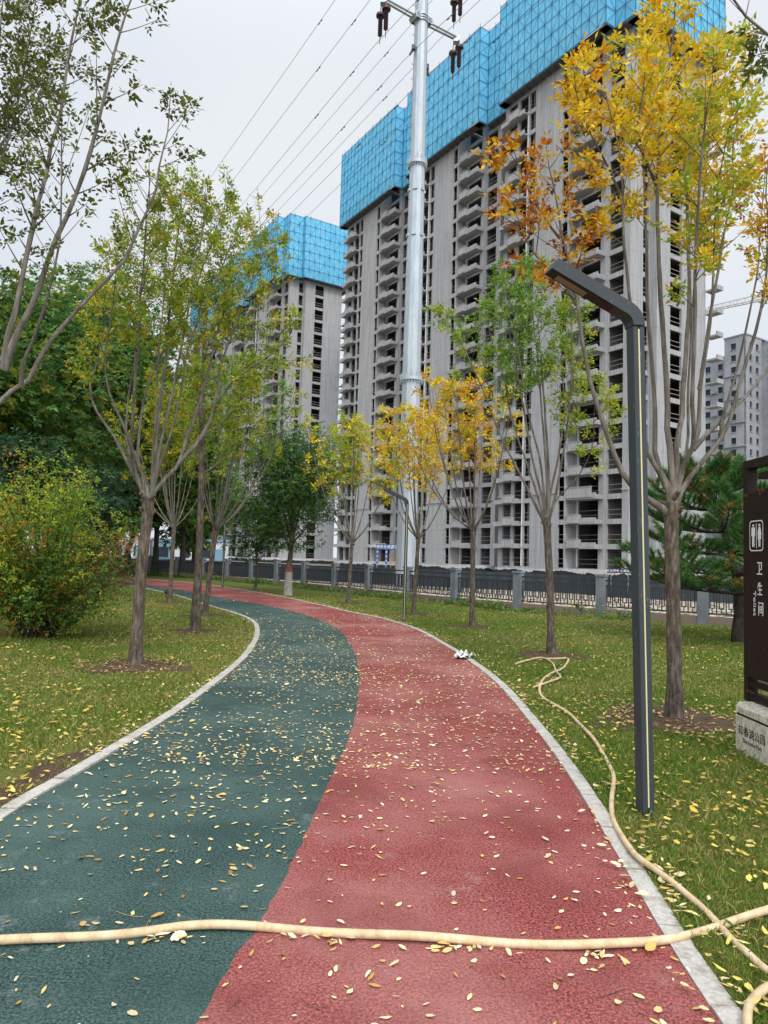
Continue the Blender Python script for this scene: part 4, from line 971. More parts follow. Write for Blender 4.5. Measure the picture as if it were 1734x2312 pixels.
def pollard(label, key, fork_px, top_px, half_px, nb, r, pals, leaf, t0=.5, tw=.14, nodes=4, tl=(.25, .55), low=.0, seed=0, lean=0):
    """procedural vase shaped pollard: limbs leave the fork, bend upright and end near the crown top"""
    base = TREES_XY[key]; Y = base[1]; root = thing('ash_tree', label, 'tree', (base[0], base[1], 0), group='pollarded ash trees')
    rg = np.random.default_rng(seed+11); fork = at(*fork_px, Y); top = at(*top_px, Y)[2]; hw = half_px/FOC*Y; cxm = at(*top_px, Y)[0]
    trunk_part(rel([(base[0], base[1], 0), ((base[0]+fork[0])/2, Y, fork[2]*.5), fork], base), r, r*.9, root, knobs=True); crown = MB()
    for i in range(nb):
        a = 2*math.pi*(i+.35*rg.random())/nb; q = (.35+.65*rg.random()) if i % 3 else .25*rg.random()
        ex = cxm+hw*q*math.cos(a); ey = Y+hw*q*math.sin(a); ez = top-(top-fork[2])*(.08+.25*q*q*rg.random())
        dx, dy = ex-fork[0], ey-fork[1]; H_ = ez-fork[2]
        pts = [fork+[0, 0, -.08], fork+[dx*.30, dy*.30, H_*.12], fork+[dx*.62, dy*.62, H_*.38], fork+[dx*.85, dy*.85, H_*.7], [ex, ey, ez]]
        branch_part(rel(pts, base), r*.42*(.7+.5*rg.random()), .004, root, crown, leaf, pals[i % len(pals)], t0+rg.uniform(-.06, .06), tw, tl, nodes)
    crown.build('crown', M_leaf, root, tint=True)
pollard('yellow orange pollard ash, third trunk along the right lawn', 'R3', (1068,1192), (1035,835), 190, 13, .066, [YEL+ORG[:2], LIM+YEL, ORG[:4]+YEL, YEL], .09, .47, .21, 4, (.35, .75), seed=1)
pollard('slender golden pollard ash close behind the second lamp post', 'R4', (945,1212), (935,905), 125, 11, .062, [YEL, YEL+LIM[:2], YEL+ORG[:1]], .10, .5, .2, 4, (.3, .6), seed=2)
pollard('yellow green pollard ash between the dense green tree and the power pole', 'R5', (795,1222), (800,925), 140, 12, .066, [LIM+YEL[:2], YEL+LIM, LIM], .11, .47, .2, 4, (.35, .7), seed=3)
pollard('bare stemmed pollard ash behind the leaning trunk on the left lawn', 'L3', (487,1192), (545,780), 165, 15, .072, [GRN+LIM, OLV+LIM, GRN], .085, .45, .17, 4, (.35, .8), seed=4)
pollard('small pollard ash with a slim trunk at the far end of the left lawn', 'L4', (393,1187), (390,850), 135, 12, .07, [OLV+LIM, OLV, YEL[2:4]+OLV], .10, .42, .18, 4, (.3, .8), seed=5)

def L2tree():
    base = TREES_XY['L2']; Y = base[1]; root = thing('ash_tree', 'rough barked unpollarded ash with a straight leader beside the green lane', 'tree', (base[0], base[1], 0)); crown = MB()
    P = rel([(base[0], base[1], 0)]+[at(x, y, Y) for x, y in ((447,1300),(453,1150),(456,1000),(457,880),(462,760),(470,660))], base); trunk_part(P, .085, .03, root, M_dbark if False else M_bark)
    rg = np.random.default_rng(3)
    for i in range(17):
        f = .42+.56*i/17; k = f*(len(P)-1); j = int(k); p = P[j]+(P[min(j+1, len(P)-1)]-P[j])*(k-j); a = i*2.4; ln = 1.9*(1-.45*f)*rg.uniform(.7, 1.15)
        d = np.array([math.cos(a), math.sin(a)*.8, .75]); pts = [p, p+d*ln*.35, p+d*ln*.7+[0, 0, .12], p+d*ln+[0, 0, .3]]
        branch_part(pts, .022*(1.2-f*.6), .003, root, crown, .08, (OLV+LIM[:2], OLV+YEL[2:4], GRN+OLV)[i % 3], .25, .10, (.3, .65), 4)
    crown.build('crown', M_leaf, root, tint=True)
L2tree()

def dense_tree(name, label, base, trunk_h, crown_c, crown_r, pal, n, size, r=.16, nbl=46, npair=3, group=None, m=M_dbark, seed=0, blob=(.28, .42), flat=1.0, droop=.25, nlimb=8, lean=1.0):
    rg = np.random.default_rng(seed+100); root = thing(name, label, 'tree', (base[0], base[1], 0), group=group); cc = np.array(crown_c); R_ = np.array(crown_r)
    top = cc+[0, 0, R_[2]*.3]
    trunk_part([(0, 0, 0), (lean*rg.normal(0, .1), lean*rg.normal(0, .1), trunk_h*.55), (cc[0]*.3, cc[1]*.3, trunk_h), (cc[0]*.7, cc[1]*.7, cc[2]), tuple(top)], r, r*.25, root, m)
    mb = MB(); cen = []
    for i in range(nbl):
        v = nrm(rg.normal(0, 1, 3)); q = rg.random()**.4; cen.append(cc+v*R_*q*.82)
    cen = np.array(cen)
    for i in range(nlimb):
        e = cen[rg.integers(0, nbl)]; s = np.array([cc[0]*.3, cc[1]*.3, trunk_h*(.9+.3*rg.random())]); lb = MB(); lb.tube(smooth_curve([s, s*.55+e*.45+[0, 0, -.1*R_[2]*.3], e], 8), np.linspace(r*.42, .012, 8), 6); lb.build('branch', m, root, smooth=True)
    bi = rg.integers(0, nbl, n); br = R_.min()*rg.uniform(blob[0], blob[1], nbl)
    v = nrm(rg.normal(0, 1, (n, 3))); v[:, 2] = v[:, 2]*.7+.15; rr = br[bi]*(.55+.5*rg.random(n)**.6)
    O = cen[bi]+v*rr[:, None]*np.array([1.1, 1.1, .8])
    D = nrm(v*np.array([1, 1, .5])+rg.normal(0, .35, (n, 3)))
    pal = np.array(pal); w_ = rg.dirichlet(np.ones(len(pal))*2, nbl)    # each clump keeps its own mix
    for j in range(len(pal)):
        k = rg.random(n) < 0; 
    idx = np.array([rg.choice(len(pal), p=w_[b]) for b in bi])
    for j in range(len(pal)):
        k = idx == j
        if k.any(): leaves_into(mb, O[k], D[k], size, [pal[j]], npair, droop=droop)
    mb.build('crown', M_leaf, root, tint=True); return root
# dense green tree with a painted trunk
b6 = TREES_XY['R6']
t6 = dense_tree('green_tree', 'dense dark green tree with white and red painted trunk before the fence', b6, 2.0, (.2, 0, 4.55), (2.35, 2.1, 3.0), DGR+GRN[:1], 9000, .10, .13, 80, 2, m=M_bark, seed=1, blob=(.32, .5), droop=.45, lean=0)
mb = MB(); mb.tube([(0, 0, .0), (.0, 0, .55), (.0, 0, .95)], [.192, .152, .146], 14, cap=False); mb.build('white_paint', M_white, t6, smooth=True)
mb = MB(); mb.tube([(0, 0, .95), (0, 0, 1.12)], [.1465, .145], 14, cap=False); mb.build('red_paint', M_redp, t6, smooth=True)
b7 = TREES_XY['R7']
dense_tree('green_tree', 'small slim dark green tree left of the painted trunk tree', b7, 1.6, (.0, 0, 3.0), (1.55, 1.4, 2.0), DGR, 2300, .11, .06, 26, 2, m=M_bark, seed=2, blob=(.3, .45), droop=.5)
# locust wood along the far left
LOC = [(.08,.19,.05), (.11,.24,.055), (.06,.15,.04), (.16,.27,.045), (.13,.24,.05), (.24,.25,.03)]
BGT = [(-110, 25, 12.2, 3.6, 4.9), (15, 28, 13.2, 3.7, 5.2), (120, 31, 14.2, 3.8, 5.6), (215, 36, 17.0, 4.2, 6.8), (262, 43, 15.5, 3.6, 6.7), (300, 46, 14.5, 3.5, 6.2), (352, 48, 14.2, 3.8, 6.0), (195, 44, 9, 3.4, 3.9), (238, 50, 10, 3.4, 4.4), (440, 50, 9.5, 2.6, 4.2), (412, 47, 12.8, 3.3, 5.4), (-30, 40, 15, 4.5, 6.), (168, 47, 17, 4.5, 6.6)]
LBL = ['far left', 'behind the autumn shrub', 'right above the autumn shrub', 'with the highest crown of the wood', 'between two dark trunks at the lane bend', 'with forked trunk at the lane bend', 'with thick trunk before the white cabins', 'low crowned right beside the autumn shrub', 'low crowned and hiding the cabins', 'low crowned at the right end of the wood', 'nearest the fence at the wood edge', 'deep in the wood behind the others', 'at the back of the wood by the lane']
for i, (px, Y, top, rw, rh) in enumerate(BGT):
    x = at(px, 1240, Y)[0]
    dense_tree('locust_tree', 'dark green locust tree '+LBL[i], (x, Y), 2.9 if Y > 33 else 2.2, (0, 0, top-rh), (rw, rw, rh), LOC, 5200, .19 if Y < 34 else .23, .2, 70, 4, 'locust trees of the left wood', seed=20+i, blob=(.28, .45), droop=.35)
x = at(215, 1240, 23)[0]
dense_tree('peach_tree', 'low dark tree with drooping narrow leaves right of the autumn shrub', (x, 23), 1.2, (0, 0, 2.9), (1.5, 1.4, 1.6), [(.03,.075,.035), (.045,.095,.045), (.06,.12,.06)], 2300, .15, .09, 34, 1, seed=41, droop=.9)
x = at(30, 1240, 17)[0]
dense_tree('peach_tree', 'dark green bushy tree rising behind the autumn shrub', (x, 17), 1.2, (0, 0, 3.1), (1.5, 1.4, 1.4), [(.03,.075,.03), (.04,.09,.035)], 1800, .13, .08, 28, 2, seed=42, droop=.6)

# autumn shrub
def shrub():
    c = gnd(70, 1448); base = (c[0]-.15, c[1]+.6); root = thing('autumn_shrub', 'big arching shrub with green, yellow and rusty leaves at the left edge', 'shrub', (base[0], base[1], 0)); rg = np.random.default_rng(5); crown = MB()
    pals = [GRN+LIM[1:], DGR+GRN, LIM+GRN, [(.52,.40,.03), (.40,.33,.04), (.34,.14,.025), (.2,.3,.04)], [(.34,.11,.03), (.42,.2,.035), (.14,.2,.04)]]
    st = MB()
    for i in range(150):
        a = rg.uniform(0, 2*math.pi); q = rg.random()**.5; H_ = 3.35*(1-.42*q*q)*rg.uniform(.72, 1.0); sp_ = 1.75*q
        low = rg.random() < .28
        if low: H_ = rg.uniform(.6, 1.6); sp_ = rg.uniform(1.2, 1.75)
        e = np.array([sp_*math.cos(a), sp_*math.sin(a), H_]); s = np.array([.25*math.cos(a), .25*math.sin(a), 0])
        mid = s*.4+e*.6; mid[2] = H_*.75; P = smooth_curve([s, (s+mid)/2+[0, 0, .15], mid, e+[.1*math.cos(a), .1*math.sin(a), -.05 if q > .6 else .15]], 16)
        st.tube(P, np.linspace(.012, .003, 16), 5)
        zone = 0 if e[2] > 2.2 and e[0] > -.2 else (3 if e[2] > 2.0 else (4 if rg.random() < .55 else 1))
        if rg.random() < .35: zone = rg.integers(0, 3)
        n = 120; k = rg.uniform(3.5 if not low else 1.5, 15, n)**1.0; j = k.astype(int).clip(0, 14); O = P[j]+(P[j+1]-P[j])*(k-j)[:, None]+rg.normal(0, .10, (n, 3)); lat = nrm(rg.normal(0, 1, (n, 3)))*.9+nrm(P[-1]-P[8])*.4
        side = rg.random(n); O = O+nrm(lat)*(.02+.22*side*(1-k/17))[:, None]
        leaves_into(crown, O, nrm(lat), .062, pals[zone], 1, droop=.2)
    st.build('stems', M_dbark, root, smooth=True); crown.build('crown', M_leaf, root, tint=True)
shrub()

# pine
def pine():
    base = TREES_XY['PINE']; root = thing('pine_tree', 'spreading dark green pine with rusty inner needles beside the brown toilet sign', 'tree', (base[0], base[1], 0)); rg = np.random.default_rng(9)
    trunk_part([(0, 0, 0), (-.02, 0, 1.2), (-.35, 0, 2.6), (-.75, 0, 3.7)], .12, .03, root, M_dbark); nd = MB(); 
    O = []; D = []; K = []
    for wz, nbr, L in ((1.05, 9, 2.8), (1.45, 9, 2.7), (1.9, 8, 2.4), (2.4, 8, 2.0), (2.9, 7, 1.6), (3.3, 6, 1.15), (3.6, 5, .7)):
        x0 = -.02-.75*max(0, (wz-1.0)/2.7)
        for i in range(nbr):
            a = 2*math.pi*(i+.5*rg.random())/nbr+wz*3; l = L*rg.uniform(.7, 1.08); d = np.array([math.cos(a), math.sin(a), .12])
            P = smooth_curve([(x0, 0, wz), np.array([x0, 0, wz])+d*l*.5+[0, 0, -.04], np.array([x0, 0, wz])+d*l+[0, 0, .25]], 10)
            bb = MB(); bb.tube(P, np.linspace(.028, .008, 10), 5); 
            for t in np.arange(.25, 1.0, .085):
                k = t*9; j = int(k); p = P[j]+(P[min(j+1, 9)]-P[j])*(k-j); sd = np.array([-d[1], d[0], 0])
                for sg in (-1, 1):
                    ln = l*.34*(1.1-t)+.1; e = p+sd*sg*ln*.8+d*ln*.6+[0, 0, .10+.12*rg.random()]; bb.tube([p, e], [.007, .004], 4, cap=False)
                    for s_ in (.45, .72, 1.0): O.append(p+(e-p)*s_); D.append(nrm(e-p+[0, 0, .12])); K.append(t*.6+s_*.4)
            O.append(P[-1]); D.append(nrm(d+[0, 0, .5])); K.append(1.1)
            bb.build('branch', M_dbark, root, smooth=True)
    O = np.array(O); D = np.array(D); K = np.array(K); n = len(O); m = 46
    Oo = np.repeat(O, m, 0)+np.repeat(D, m, 0)*rg.uniform(-.10, .04, (n*m, 1)); v = nrm(np.repeat(D, m, 0)*.75+rg.normal(0, .5, (n*m, 3))); ln = rg.uniform(.10, .17, (n*m, 1)); sd = nrm(np.cross(v, rg.normal(0, 1, (n*m, 3))))*.0055
    V = np.stack([Oo-sd, Oo+sd, Oo+v*ln], 1).reshape(-1, 3); pal = np.array([(.06,.17,.04), (.085,.21,.045), (.12,.24,.05), (.045,.12,.04)]); c = pal[rg.integers(0, 4, n*m)]
    rust = np.repeat((rg.random(n) < .14*(1.2-K.clip(0, 1))+.02), m); c[rust] = np.array([(.38,.22,.035)])*rg.uniform(.6, 1.3, (rust.sum(), 1))
    nd.add(V, np.arange(n*m*3).reshape(-1, 3), 0, c); nd.build('needles', M_leaf, root, tint=True)
pine()

# ground cover along the fence
mb = MB(); n = 5200; i = RNG.integers(18, 112, n); fr_ = RNG.random(n); P = FENCE[i]+(FENCE[(i+1)]-FENCE[i])*fr_[:, None]; q = offs(FENCE, -1)[i]-FENCE[i]
hh = np.clip(.16+.13*np.sin(i*.7)+.08*np.sin(i*1.9), .05, .4); off = RNG.uniform(.15, .95, n)
O = np.c_[P+q*off[:, None]*1.0, RNG.random(n)*hh]; k = RNG.random(n) < np.clip(.65+.4*np.sin(i*.5), .15, 1); O = O[k]
if (FENCE[60]+q[0]*0)[0] is not None: pass
leaves_into(mb, O, nrm(RNG.normal(0, 1, (len(O), 3))*[1, 1, .4]+[0, 0, .5]), .10, DGR+GRN+[(.16,.22,.06)], 1, droop=.2)
n = 160; i = RNG.integers(18, 112, n); O2 = np.c_[FENCE[i]+(offs(FENCE, -1)[i]-FENCE[i])*RNG.uniform(.2, .9, (n, 1)), RNG.uniform(.15, .42, n)]
leaves_into(mb, O2, nrm(RNG.normal(0, 1, (n, 3))), .06, [(.6,.3,.03), (.65,.45,.05)], 1)
tag(mb.build('ground_cover', M_leaf, tint=True), 'leafy green ground cover along the foot of the fence', 'ground cover', kind='stuff')

# ------------------------------------------------------------------ fence, hoarding, cabins
def fence():
    c0 = FENCE[40]; root = thing('park_fence', 'dark steel railing fence with grey square pillars curving behind the lawn', 'fence', (0, 0, 0))
    d = np.concatenate([[0], np.cumsum(np.linalg.norm(np.diff(FENCE, axis=0), axis=1))])
    def P(s): return np.array([np.interp(s, d, FENCE[:, 0]), np.interp(s, d, FENCE[:, 1])])
    # spacing follows the pillars: about 2.9 m
    ss = [1.0+2.95*i for i in range(24) if 1.0+2.95*i < d[-1]-3]; zb_ = .24; zt = 1.10
    base = MB(); n = 90; S = np.linspace(0, ss[-1]+1, n); C = np.array([P(s) for s in S]); A = offs(C, -.11); B = offs(C, .11)
    V = np.vstack([np.c_[A, np.full(n, -.05)], np.c_[A, np.full(n, zb_)], np.c_[B, np.full(n, zb_)], np.c_[B, np.full(n, -.05)]])
    base.add(V, [(k*n+i, k*n+i+1, (k+1)*n+i+1, (k+1)*n+i) for k in range(3) for i in range(n-1)]); base.build('base_wall', M_kerb2, root)
    for i, s in enumerate(ss):
        p = P(s); t = nrm(P(s+.2)-P(s-.2)); nn = np.array([t[1], -t[0]]); w_ = .135
        def fr(V): return np.c_[p[0]+V[:, 0]*t[0]+V[:, 1]*nn[0], p[1]+V[:, 0]*t[1]+V[:, 1]*nn[1], V[:, 2]]
        mb = MB(); mb.box((-w_, -w_, -.05), (w_, w_, 1.24), 0, fr); mb.box((-w_-.025, -w_-.025, 1.24), (w_+.025, w_+.025, 1.31), 0, fr); mb.build('post', M_post, root)
        if i+1 < len(ss):
            a = P(s); b = P(ss[i+1]); t = nrm(b-a); L = np.linalg.norm(b-a)-2*w_; nn = np.array([t[1], -t[0]]); a = a+t*w_
            def fp(V): return np.c_[a[0]+V[:, 0]*t[0]+V[:, 1]*nn[0], a[1]+V[:, 0]*t[1]+V[:, 1]*nn[1], V[:, 2]]
            mb = MB(); mb.box((0, -.028, zt), (L, .028, zt+.05), 0, fp); mb.box((0, -.018, zt-.15), (L, .018, zt-.115), 0, fp); mb.box((0, -.022, zb_+.06), (L, .022, zb_+.1), 0, fp)
            u_ = .235; m = int(L/u_); u_ = L/m
            for k in range(m):
                x = k*u_
                mb.box((x+.017, -.014, zb_+.1), (x+.047, .014, zt-.15), 0, fp)
                x1, x2 = x+u_*.38, x+u_*.84
                for xx in (x1, x2): mb.box((xx-.014, -.013, zb_+.22), (xx+.014, .013, zt-.15), 0, fp)
                mb.box((x1+.0145, -.0125, zb_+.22), (x2-.0145, .0125, zb_+.25), 0, fp); mb.box(((x1+x2)/2-.011, -.0105, zb_+.1), ((x1+x2)/2+.011, .0105, zb_+.22), 0, fp)
                if k % 2: mb.box((x1+.011, -.0095, zt-.23), (x2-.011, .0095, zt-.205), 0, fp)
            mb.build('railing_panel', M_fence, root)
M_kerb2 = mat('fence_base_stone', (.20, .155, .125), .9)
fence()
HO = [at(px, 1270, Y)[:2] for px, Y in ((1900,31),(1734,33),(1414,36),(1257,40),(953,44),(700,48),(461,53),(250,58),(-50,62),(-400,66))]
HC = smooth_curve(HO, 420)
mb = MB(); n = len(HC); z = .04*(np.arange(n) % 4 < 2); Cc = offs(HC, 0); wv = HC+(offs(HC, 1)-HC)*z[:, None]
mb.add(np.vstack([np.c_[wv, np.full(n, -.06)], np.c_[wv, np.full(n, 1.0)+.01*np.sin(np.arange(n)*.15)]]), [(i, i+1, n+i+1, n+i) for i in range(n-1)])
A = offs(HC, .06); B = offs(HC, .12); mb.add(np.vstack([np.c_[A, np.full(n, -.06)], np.c_[A, np.full(n, .98)], np.c_[B, np.full(n, .98)], np.c_[B, np.full(n, -.06)]]), [(k*n+i, k*n+i+1, (k+1)*n+i+1, (k+1)*n+i) for k in range(3) for i in range(n-1)])
tag(mb.build('site_hoarding', M_hoard), 'low dark corrugated site hoarding running behind the railing fence', 'hoarding')
def cabin(px, Y, w_, h, m, stripe, label):
    p = at(px, 1250, Y); root = thing('site_cabin', label, 'cabin', (p[0], p[1], 0), .25, 'site cabins')
    b = MB(); b.box((-w_/2, 0, 0), (w_/2, 2.6, h)); b.build('wall', m, root)
    b = MB(); b.box((-w_/2-.1, -.1, h), (w_/2+.1, 2.7, h+.22)); b.build('roof', stripe, root)
    for i in range(int(w_/2)):
        x = -w_/2+.5+i*2; b = MB(); b.box((x, -.04, 1.1), (x+.9, -.003, 2.1)); b.build('window', M_cabg, root)
    b = MB(); b.box((w_/2-1.3, -.05, 0), (w_/2-.5, -.004, 2.0)); b.build('door', M_cabb, root)
cabin(265, 70, 6, 2.75, M_cabw, M_cabw, 'plain white site cabin farthest left between dark trunks')
cabin(345, 73, 5, 2.8, M_cabw, M_cabr, 'white site cabin with a red roof edge')
cabin(400, 70, 4.5, 2.9, M_cabb, M_cabw, 'blue walled site cabin seen between the trunks')
cabin(455, 68, 5, 2.7, M_cabw, M_cabb, 'white site cabin with a blue roof edge by the wood edge')

# ------------------------------------------------------------------ writing helper
DG = None
def text(name, body, size, m, parent, origin, right, up, depth=.003, align='CENTER', sx=1.0, sy=1.0):
    cu = bpy.data.curves.new('t', 'FONT'); cu.body = body; cu.size = size; cu.extrude = depth; cu.align_x = align; cu.align_y = 'CENTER'; cu.resolution_u = 3
    o = bpy.data.objects.new('t', cu); COL.objects.link(o); dg = bpy.context.evaluated_depsgraph_get(); me = bpy.data.meshes.new_from_object(o.evaluated_get(dg))
    bpy.data.objects.remove(o); me.materials.clear(); me.materials.append(m); me.name = name
    r, u_ = Vector(right).normalized(), Vector(up).normalized(); nn = r.cross(u_); r, u_ = r*sx, u_*sy; mw = Matrix((r, u_, nn)).transposed().to_4x4(); mw.translation = Vector(origin); me.transform(mw)
    q = bpy.data.objects.new(name, me); return link(q, parent)

# blue safety passage in front of the nearer tower
def gate():
    Yg = 60; p = at(872, 1300, Yg); root = thing('safety_passage', 'blue site passage gate with white lettering beside the power pole', 'gate', (p[0], p[1], 0), 0)
    def lx(px): return at(px, 1260, Yg)[0]-p[0]
    zt, zh = at(872, 1229, Yg)[2], at(872, 1241, Yg)[2]
    xs = (lx(849), lx(869.5), lx(893), lx(914)); b = MB(); b.box((xs[0]-.05, 0, zh), (xs[3], .25, zt)); b.build('header', M_blue, root)
    for x in (xs[0], xs[1], xs[3]-.15): b = MB(); b.box((x, .0, 0), (x+.2, .2, zh-.003)); b.build('post', M_blue, root)
    text('lettering', '13号楼安全通道', .30, M_swhite, root, ((xs[0]+xs[1])/2+.06, -.006, (zt+zh)/2), (1, 0, 0), (0, 0, 1)).scale = (1, 1, 1)
    text('lettering', '安全', .36, M_swhite, root, (xs[2]-.1, -.006, (zt+zh)/2), (1, 0, 0), (0, 0, 1))
    for x in (xs[0], xs[1]):
        for i, ch in enumerate('安全生产人人有责'[:6]): text('lettering', ch, .2, M_swhite, root, (x+.1, -.006, zh-.22-i*.36), (1, 0, 0), (0, 0, 1))
    b = MB()
    for x in (xs[1]+.5, xs[1]+.9, xs[3]-.4): b.tube([(x, .9, 0), (x, .9, zh)], .03, 5)
    for z in (.6, 1.2, 1.8): b.tube([(xs[1]+.3, .9, z), (xs[3]-.1, .9, z)], .03, 5)
    b.build('scaffold_tubes', M_orange, root)
gate()
p = at(1399, 1289, 35.2)
root = thing('banner_board', 'small navy board with white characters on top of the hoarding', 'sign', (p[0], p[1], p[2]), rad(-20)); b = MB(); b.box((-.6, 0, -.11), (.6, .03, .12)); b.build('board', M_navy, root)
text('lettering', '安全用电 土建施工', .15, M_swhite, root, (0, -.006, 0), (1, 0, 0), (0, 0, 1))
b = MB(); b.box((-.42, .005, -1.05), (-.38, .025, -.112)); b.box((.38, .005, -1.05), (.42, .025, -.112)); b.build('legs', M_post, root)

# ------------------------------------------------------------------ lamps
def lamp(label, base, H_, arm_yaw, lean=0.0, arm=.56):
    t = thing('street_lamp', label, 'lamp', (base[0], base[1], 0), 0, 'angled park lamps'); t.rotation_euler = (0, lean, arm_yaw)
    w_, dpt = .040, .044
    c = MB(); z0, z1 = -.03, H_
    prof = [(-w_, -dpt), (-.006, -dpt), (-.006, -dpt+.008), (.006, -dpt+.008), (.006, -dpt), (w_, -dpt), (w_, dpt), (-w_, dpt)]
    c.prism(prof, lambda u, v, z: (u, v, z), z0, z1); c.build('column', M_lamp, t)
    s = MB(); s.box((-.0055, -dpt+.0015, .06), (.0055, -dpt+.0075, z1-.02)); s.build('light_strip', M_ledg, t)
    # head: side profile swept across its width
    R1_, R2_ = .165, .06; tl = rad(26); cxx, czz = w_-R1_, H_+.003
    def arc(r, k=12): return [(cxx+r*math.cos(a), czz+r*math.sin(a)) for a in np.linspace(0, math.pi/2-tl+0, k)]
    outer = arc(R1_); inner = arc(R1_-2*w_-.004)
    dirv = np.array([-math.cos(tl), math.sin(tl)]); nv = np.array([math.sin(tl), math.cos(tl)])
    pe = np.array(outer[-1]); pi_ = np.array(inner[-1]); tip = pe+dirv*arm
    rt = [tip+dirv*.035*math.sin(a)-nv*.035*(1-math.cos(a)) for a in np.linspace(0, math.pi/2, 5)]
    bt = pi_+dirv*(arm+.035)
    pr = outer+[tuple(q) for q in rt]+[tuple(bt)]+inner[::-1]
    h = MB(); wd = .056
    h.prism([(a, b_) for a, b_ in pr], lambda u, v, y: (u, y, v), wd, -wd); h.build('lamp_head', M_lamp, t)
    # recessed underside with the unlit panel
    e1, e2 = pi_+dirv*.10, pi_+dirv*(arm+.015)
    u_ = MB()
    def fu(V): return np.c_[e1[0]+V[:, 0]*dirv[0]+V[:, 2]*nv[0], V[:, 1], e1[1]+V[:, 0]*dirv[1]+V[:, 2]*nv[1]]
    Lh = np.linalg.norm(e2-e1)
    u_.box((0, -wd+.012, -.006), (Lh, wd-.012, -.001), 0, fu); u_.build('diffuser_tray', M_lampu, t)
    l = MB(); l.box((Lh*.42, -.028, -.011), (Lh*.9, .028, -.0065), 0, fu); l.build('led_panel', M_led, t)
g1 = gnd(1457, 1840); tp_ = at(1431, 742, g1[1]); 
lamp('tall anthracite angled street lamp in the right foreground', g1, tp_[2]-.0, rad(12), math.atan2(tp_[0]-g1[0], tp_[2]))
g2 = gnd(912, 1405); lamp('same style lamp further back on the lawn beside the red lane', g2, at(912, 1130, g2[1])[2]-.08, rad(0), 0)
g3 = gnd(502, 1326); lamp('distant dark lamp post near the far bend of the fence', g3, 3.1, rad(0), 0)
# garden spotlight
c = gnd(375, 1349); root = thing('garden_spotlight', 'small dark spotlight on the grass beside the far slim trunk', 'light', (c[0], c[1], 0)); b = MB(); b.tube([(0, 0, 0), (0, 0, .14)], .02, 6); b.build('stake', M_dkst, root); b = MB(); b.tube([(-.06, 0, .17), (.0, 0, .2), (.08, 0, .24)], [.05, .075, .08], 10); b.build('housing', M_dkst, root)

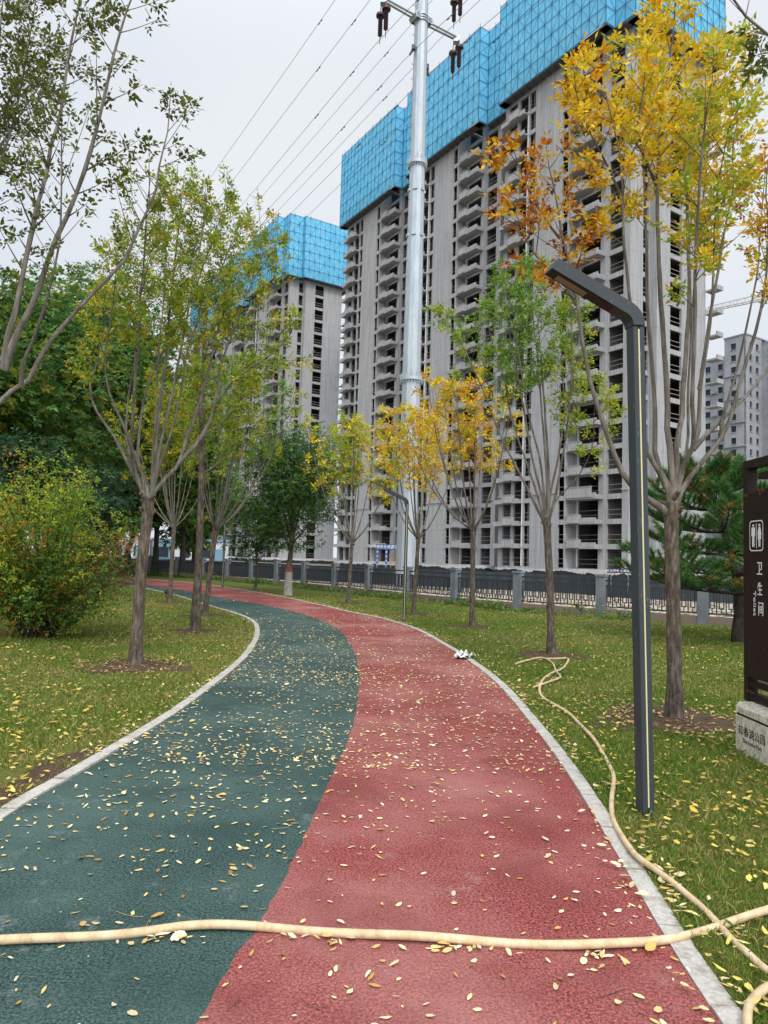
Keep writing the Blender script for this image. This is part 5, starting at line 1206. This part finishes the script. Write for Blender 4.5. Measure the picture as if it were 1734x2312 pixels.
# ------------------------------------------------------------------ toilet sign
def sign():
    XS, XF = 3.30, 3.17; root = thing('toilet_sign', 'dark brown toilet sign with white pictograms on a granite plinth', 'sign', (XS, 6.0, 0))
    def q(px, py, X=XS): p = atx(px, py, X); return p[1]-6.0, p[2]
    yL, zt = q(1678, 1061); yP, zp1 = q(1684, 1112); _, zp0 = q(1690, 1527); yN = -1.15
    ys0, zs1 = q(1661, 1592, XF); zsb = 0
    # plinth: chamfered granite block with a carved groove
    xf = XF-XS; b = MB(); ps = [(ys0, -.05), (ys0, zs1-.02), (ys0, zs1), (ys0, zs1+.0)]
    gz = q(1661, 1609, XF)[1]
    prof = [(xf, -.05), (xf, gz-.012), (xf+.012, gz-.010), (xf+.012, gz+.010), (xf, gz+.012), (xf, zs1-.0), (xf+.035, zs1+.035), (xf+.40, zs1+.035), (xf+.43, zs1), (xf+.43, -.05)]
    b.prism([(u, v) for u, v in prof[::-1]], lambda u, v, y: (u, y, v), ys0, yN-.2); b.build('plinth', M_stone, root)
    g_ = MB(); g_.box((xf+.008, yN-.19, gz-.009), (xf+.0115, ys0-.002, gz+.009)); g_.build('groove', M_black, root)
    # frame posts and bars
    zbar = zt
    f = MB(); f.box((0, yL-.075, zs1+.03), (.09, yL, zbar)); f.build('frame_post', M_sign, root)
    f = MB(); f.box((0, yN, zs1+.03), (.09, yN+.075, zbar)); f.build('frame_post', M_sign, root)
    f = MB(); f.box((-.004, yN+.0, zbar+.001), (.094, yL+.004, zbar+.075)); f.build('top_bar', M_sign, root)
    f = MB(); f.box((.01, yN+.076, zbar-.115), (.08, yL-.25, zbar-.06)); f.build('cross_bar', M_sign, root)
    f = MB(); f.box((.005, yN+.076, zs1+.05), (.085, yL-.076, zs1+.11)); f.build('cross_bar', M_sign, root)
    f = MB(); f.box((.005, yN+.076, zs1+.17), (.085, yL-.076, zs1+.215)); f.build('cross_bar', M_sign, root)
    f = MB(); f.box((-.012, yN+.03, zp0), (.075, yP, zp1)); f.build('panel', M_sign, root)
    X0 = -.013
    def py(px, pyy): p = atx(px, pyy, XS+X0); return p[1]-6.0, p[2]
    # rounded frame with man and woman pictograms
    y0, za = py(1693, 1176); y1, zb2 = py(1724, 1244); za = (za+py(1724, 1174)[1])/2; cz_ = (za+zb2)/2; hz = (za-zb2)/2-.0; cy_ = (y0+y1)/2; hy = (y0-y1)/2
    ring = []; rc = hy*.3
    for (sx, sz, a0) in ((1, 1, 0), (-1, 1, 90), (-1, -1, 180), (1, -1, 270)):
        for a in np.linspace(a0, a0+90, 5): ring.append(((hy-rc)*sx+rc*math.cos(rad(a)), (hz-rc)*sz+rc*math.sin(rad(a))))
    ic = MB(); k = len(ring); rr_ = np.array(ring); sc_ = np.array([(hy-.009)/hy, (hz-.009)/hz]); VV = []
    for x_ in (X0-.003,):
        VV = [(x_, cy_-p[0], cz_+p[1]) for p in rr_]+[(x_, cy_-p[0], cz_+p[1]) for p in rr_*sc_]
    ic.add(VV, [(i, (i+1) % k, k+(i+1) % k, k+i) for i in range(k)])
    ic.box((X0-.003, cy_-.003, cz_-hz*.8), (X0-.001, cy_+.003, cz_+hz*.8))
    def body(off, woman):
        def pl(pts): ic.prism([(u, v) for u, v in pts], lambda u, v, x_: (x_, cy_+off-u*hy, cz_+v*hz), X0-.0035, X0-.0005)
        a = [(.13*math.cos(t), .68+.075*math.sin(t)) for t in np.linspace(0, 2*math.pi, 13)[:-1]]; pl(a)
        if woman:
            pl([(-.12,.56),(.12,.56),(.28,.05),(.22,.03),(.11,.3),(.24,-.22),(-.24,-.22),(-.11,.3),(-.22,.03),(-.28,.05)][::-1]); pl([(-.13,-.225),(-.03,-.225),(-.03,-.72),(-.11,-.72)][::-1]); pl([(.03,-.225),(.13,-.225),(.11,-.72),(.03,-.72)][::-1])
        else:
            pl([(-.24,.56),(.24,.56),(.26,-.02),(.17,-.02),(.16,.35),(.15,-.1),(-.15,-.1),(-.16,.35),(-.17,-.02),(-.26,-.02)][::-1]); pl([(-.15,-.105),(-.02,-.105),(-.02,-.72),(-.14,-.72)][::-1]); pl([(.02,-.105),(.15,-.105),(.14,-.72),(.02,-.72)][::-1])
    body(hy*.45, False); body(-hy*.45, True)
    ic.build('pictogram', M_swhite, root)
    for ch, (px_, a, b_) in zip('卫生间', ((1715, 1270, 1301), (1716, 1318, 1347), (1718, 1362, 1393))):
        ya, z1_ = py(px_, a); yb, z0_ = py(px_, b_); text('lettering', ch, (z1_-z0_)*1.12, M_swhite, root, (X0-.001, (ya+yb)/2, (z1_+z0_)/2), (0, -1, 0), (0, 0, 1), .0015, sx=.70)
    ya, z1_ = py(1704, 1333); yb, z0_ = py(1704, 1391); text('lettering', 'Toilet', (z1_-z0_)/2.45, M_swhite, root, (X0-.001, (ya+yb)/2, (z1_+z0_)/2), (0, 0, -1), (0, -1, 0), .0015, sy=.6)
    def pf(px, pyy): p = atx(px, pyy, XF-.001); return p[1]-6.0, p[2]
    ya, z1_ = pf(1678, 1650); yb, z0_ = pf(1716, 1672); text('engraving', '知春湖公园', .088, M_black, root, (xf-.001, (ya+yb)/2+.0, (z1_+z0_)/2), (0, -1, 0), (0, 0, 1), .001)
    ya, z1_ = pf(1680, 1672); yb, z0_ = pf(1716, 1692); text('engraving', 'Zhichunhu Park', .05, M_black, root, (xf-.001, (ya+yb)/2, (z1_+z0_)/2), (0, -1, 0), (0, 0, 1), .001)
    # small peeling paint curls
    c_ = MB()
    for i in range(9):
        y = yL-.08-RNG.random()*.5; z = zp1+RNG.normal(-.01, .02) if i < 6 else zs1+.13; c_.tube([(X0-.012, y, z), (X0-.02, y-.03, z-.03*RNG.random()), (X0-.012, y-.06, z+.01)], .0025, 4)
    c_.build('peeling_paint', M_redp, root)
sign()
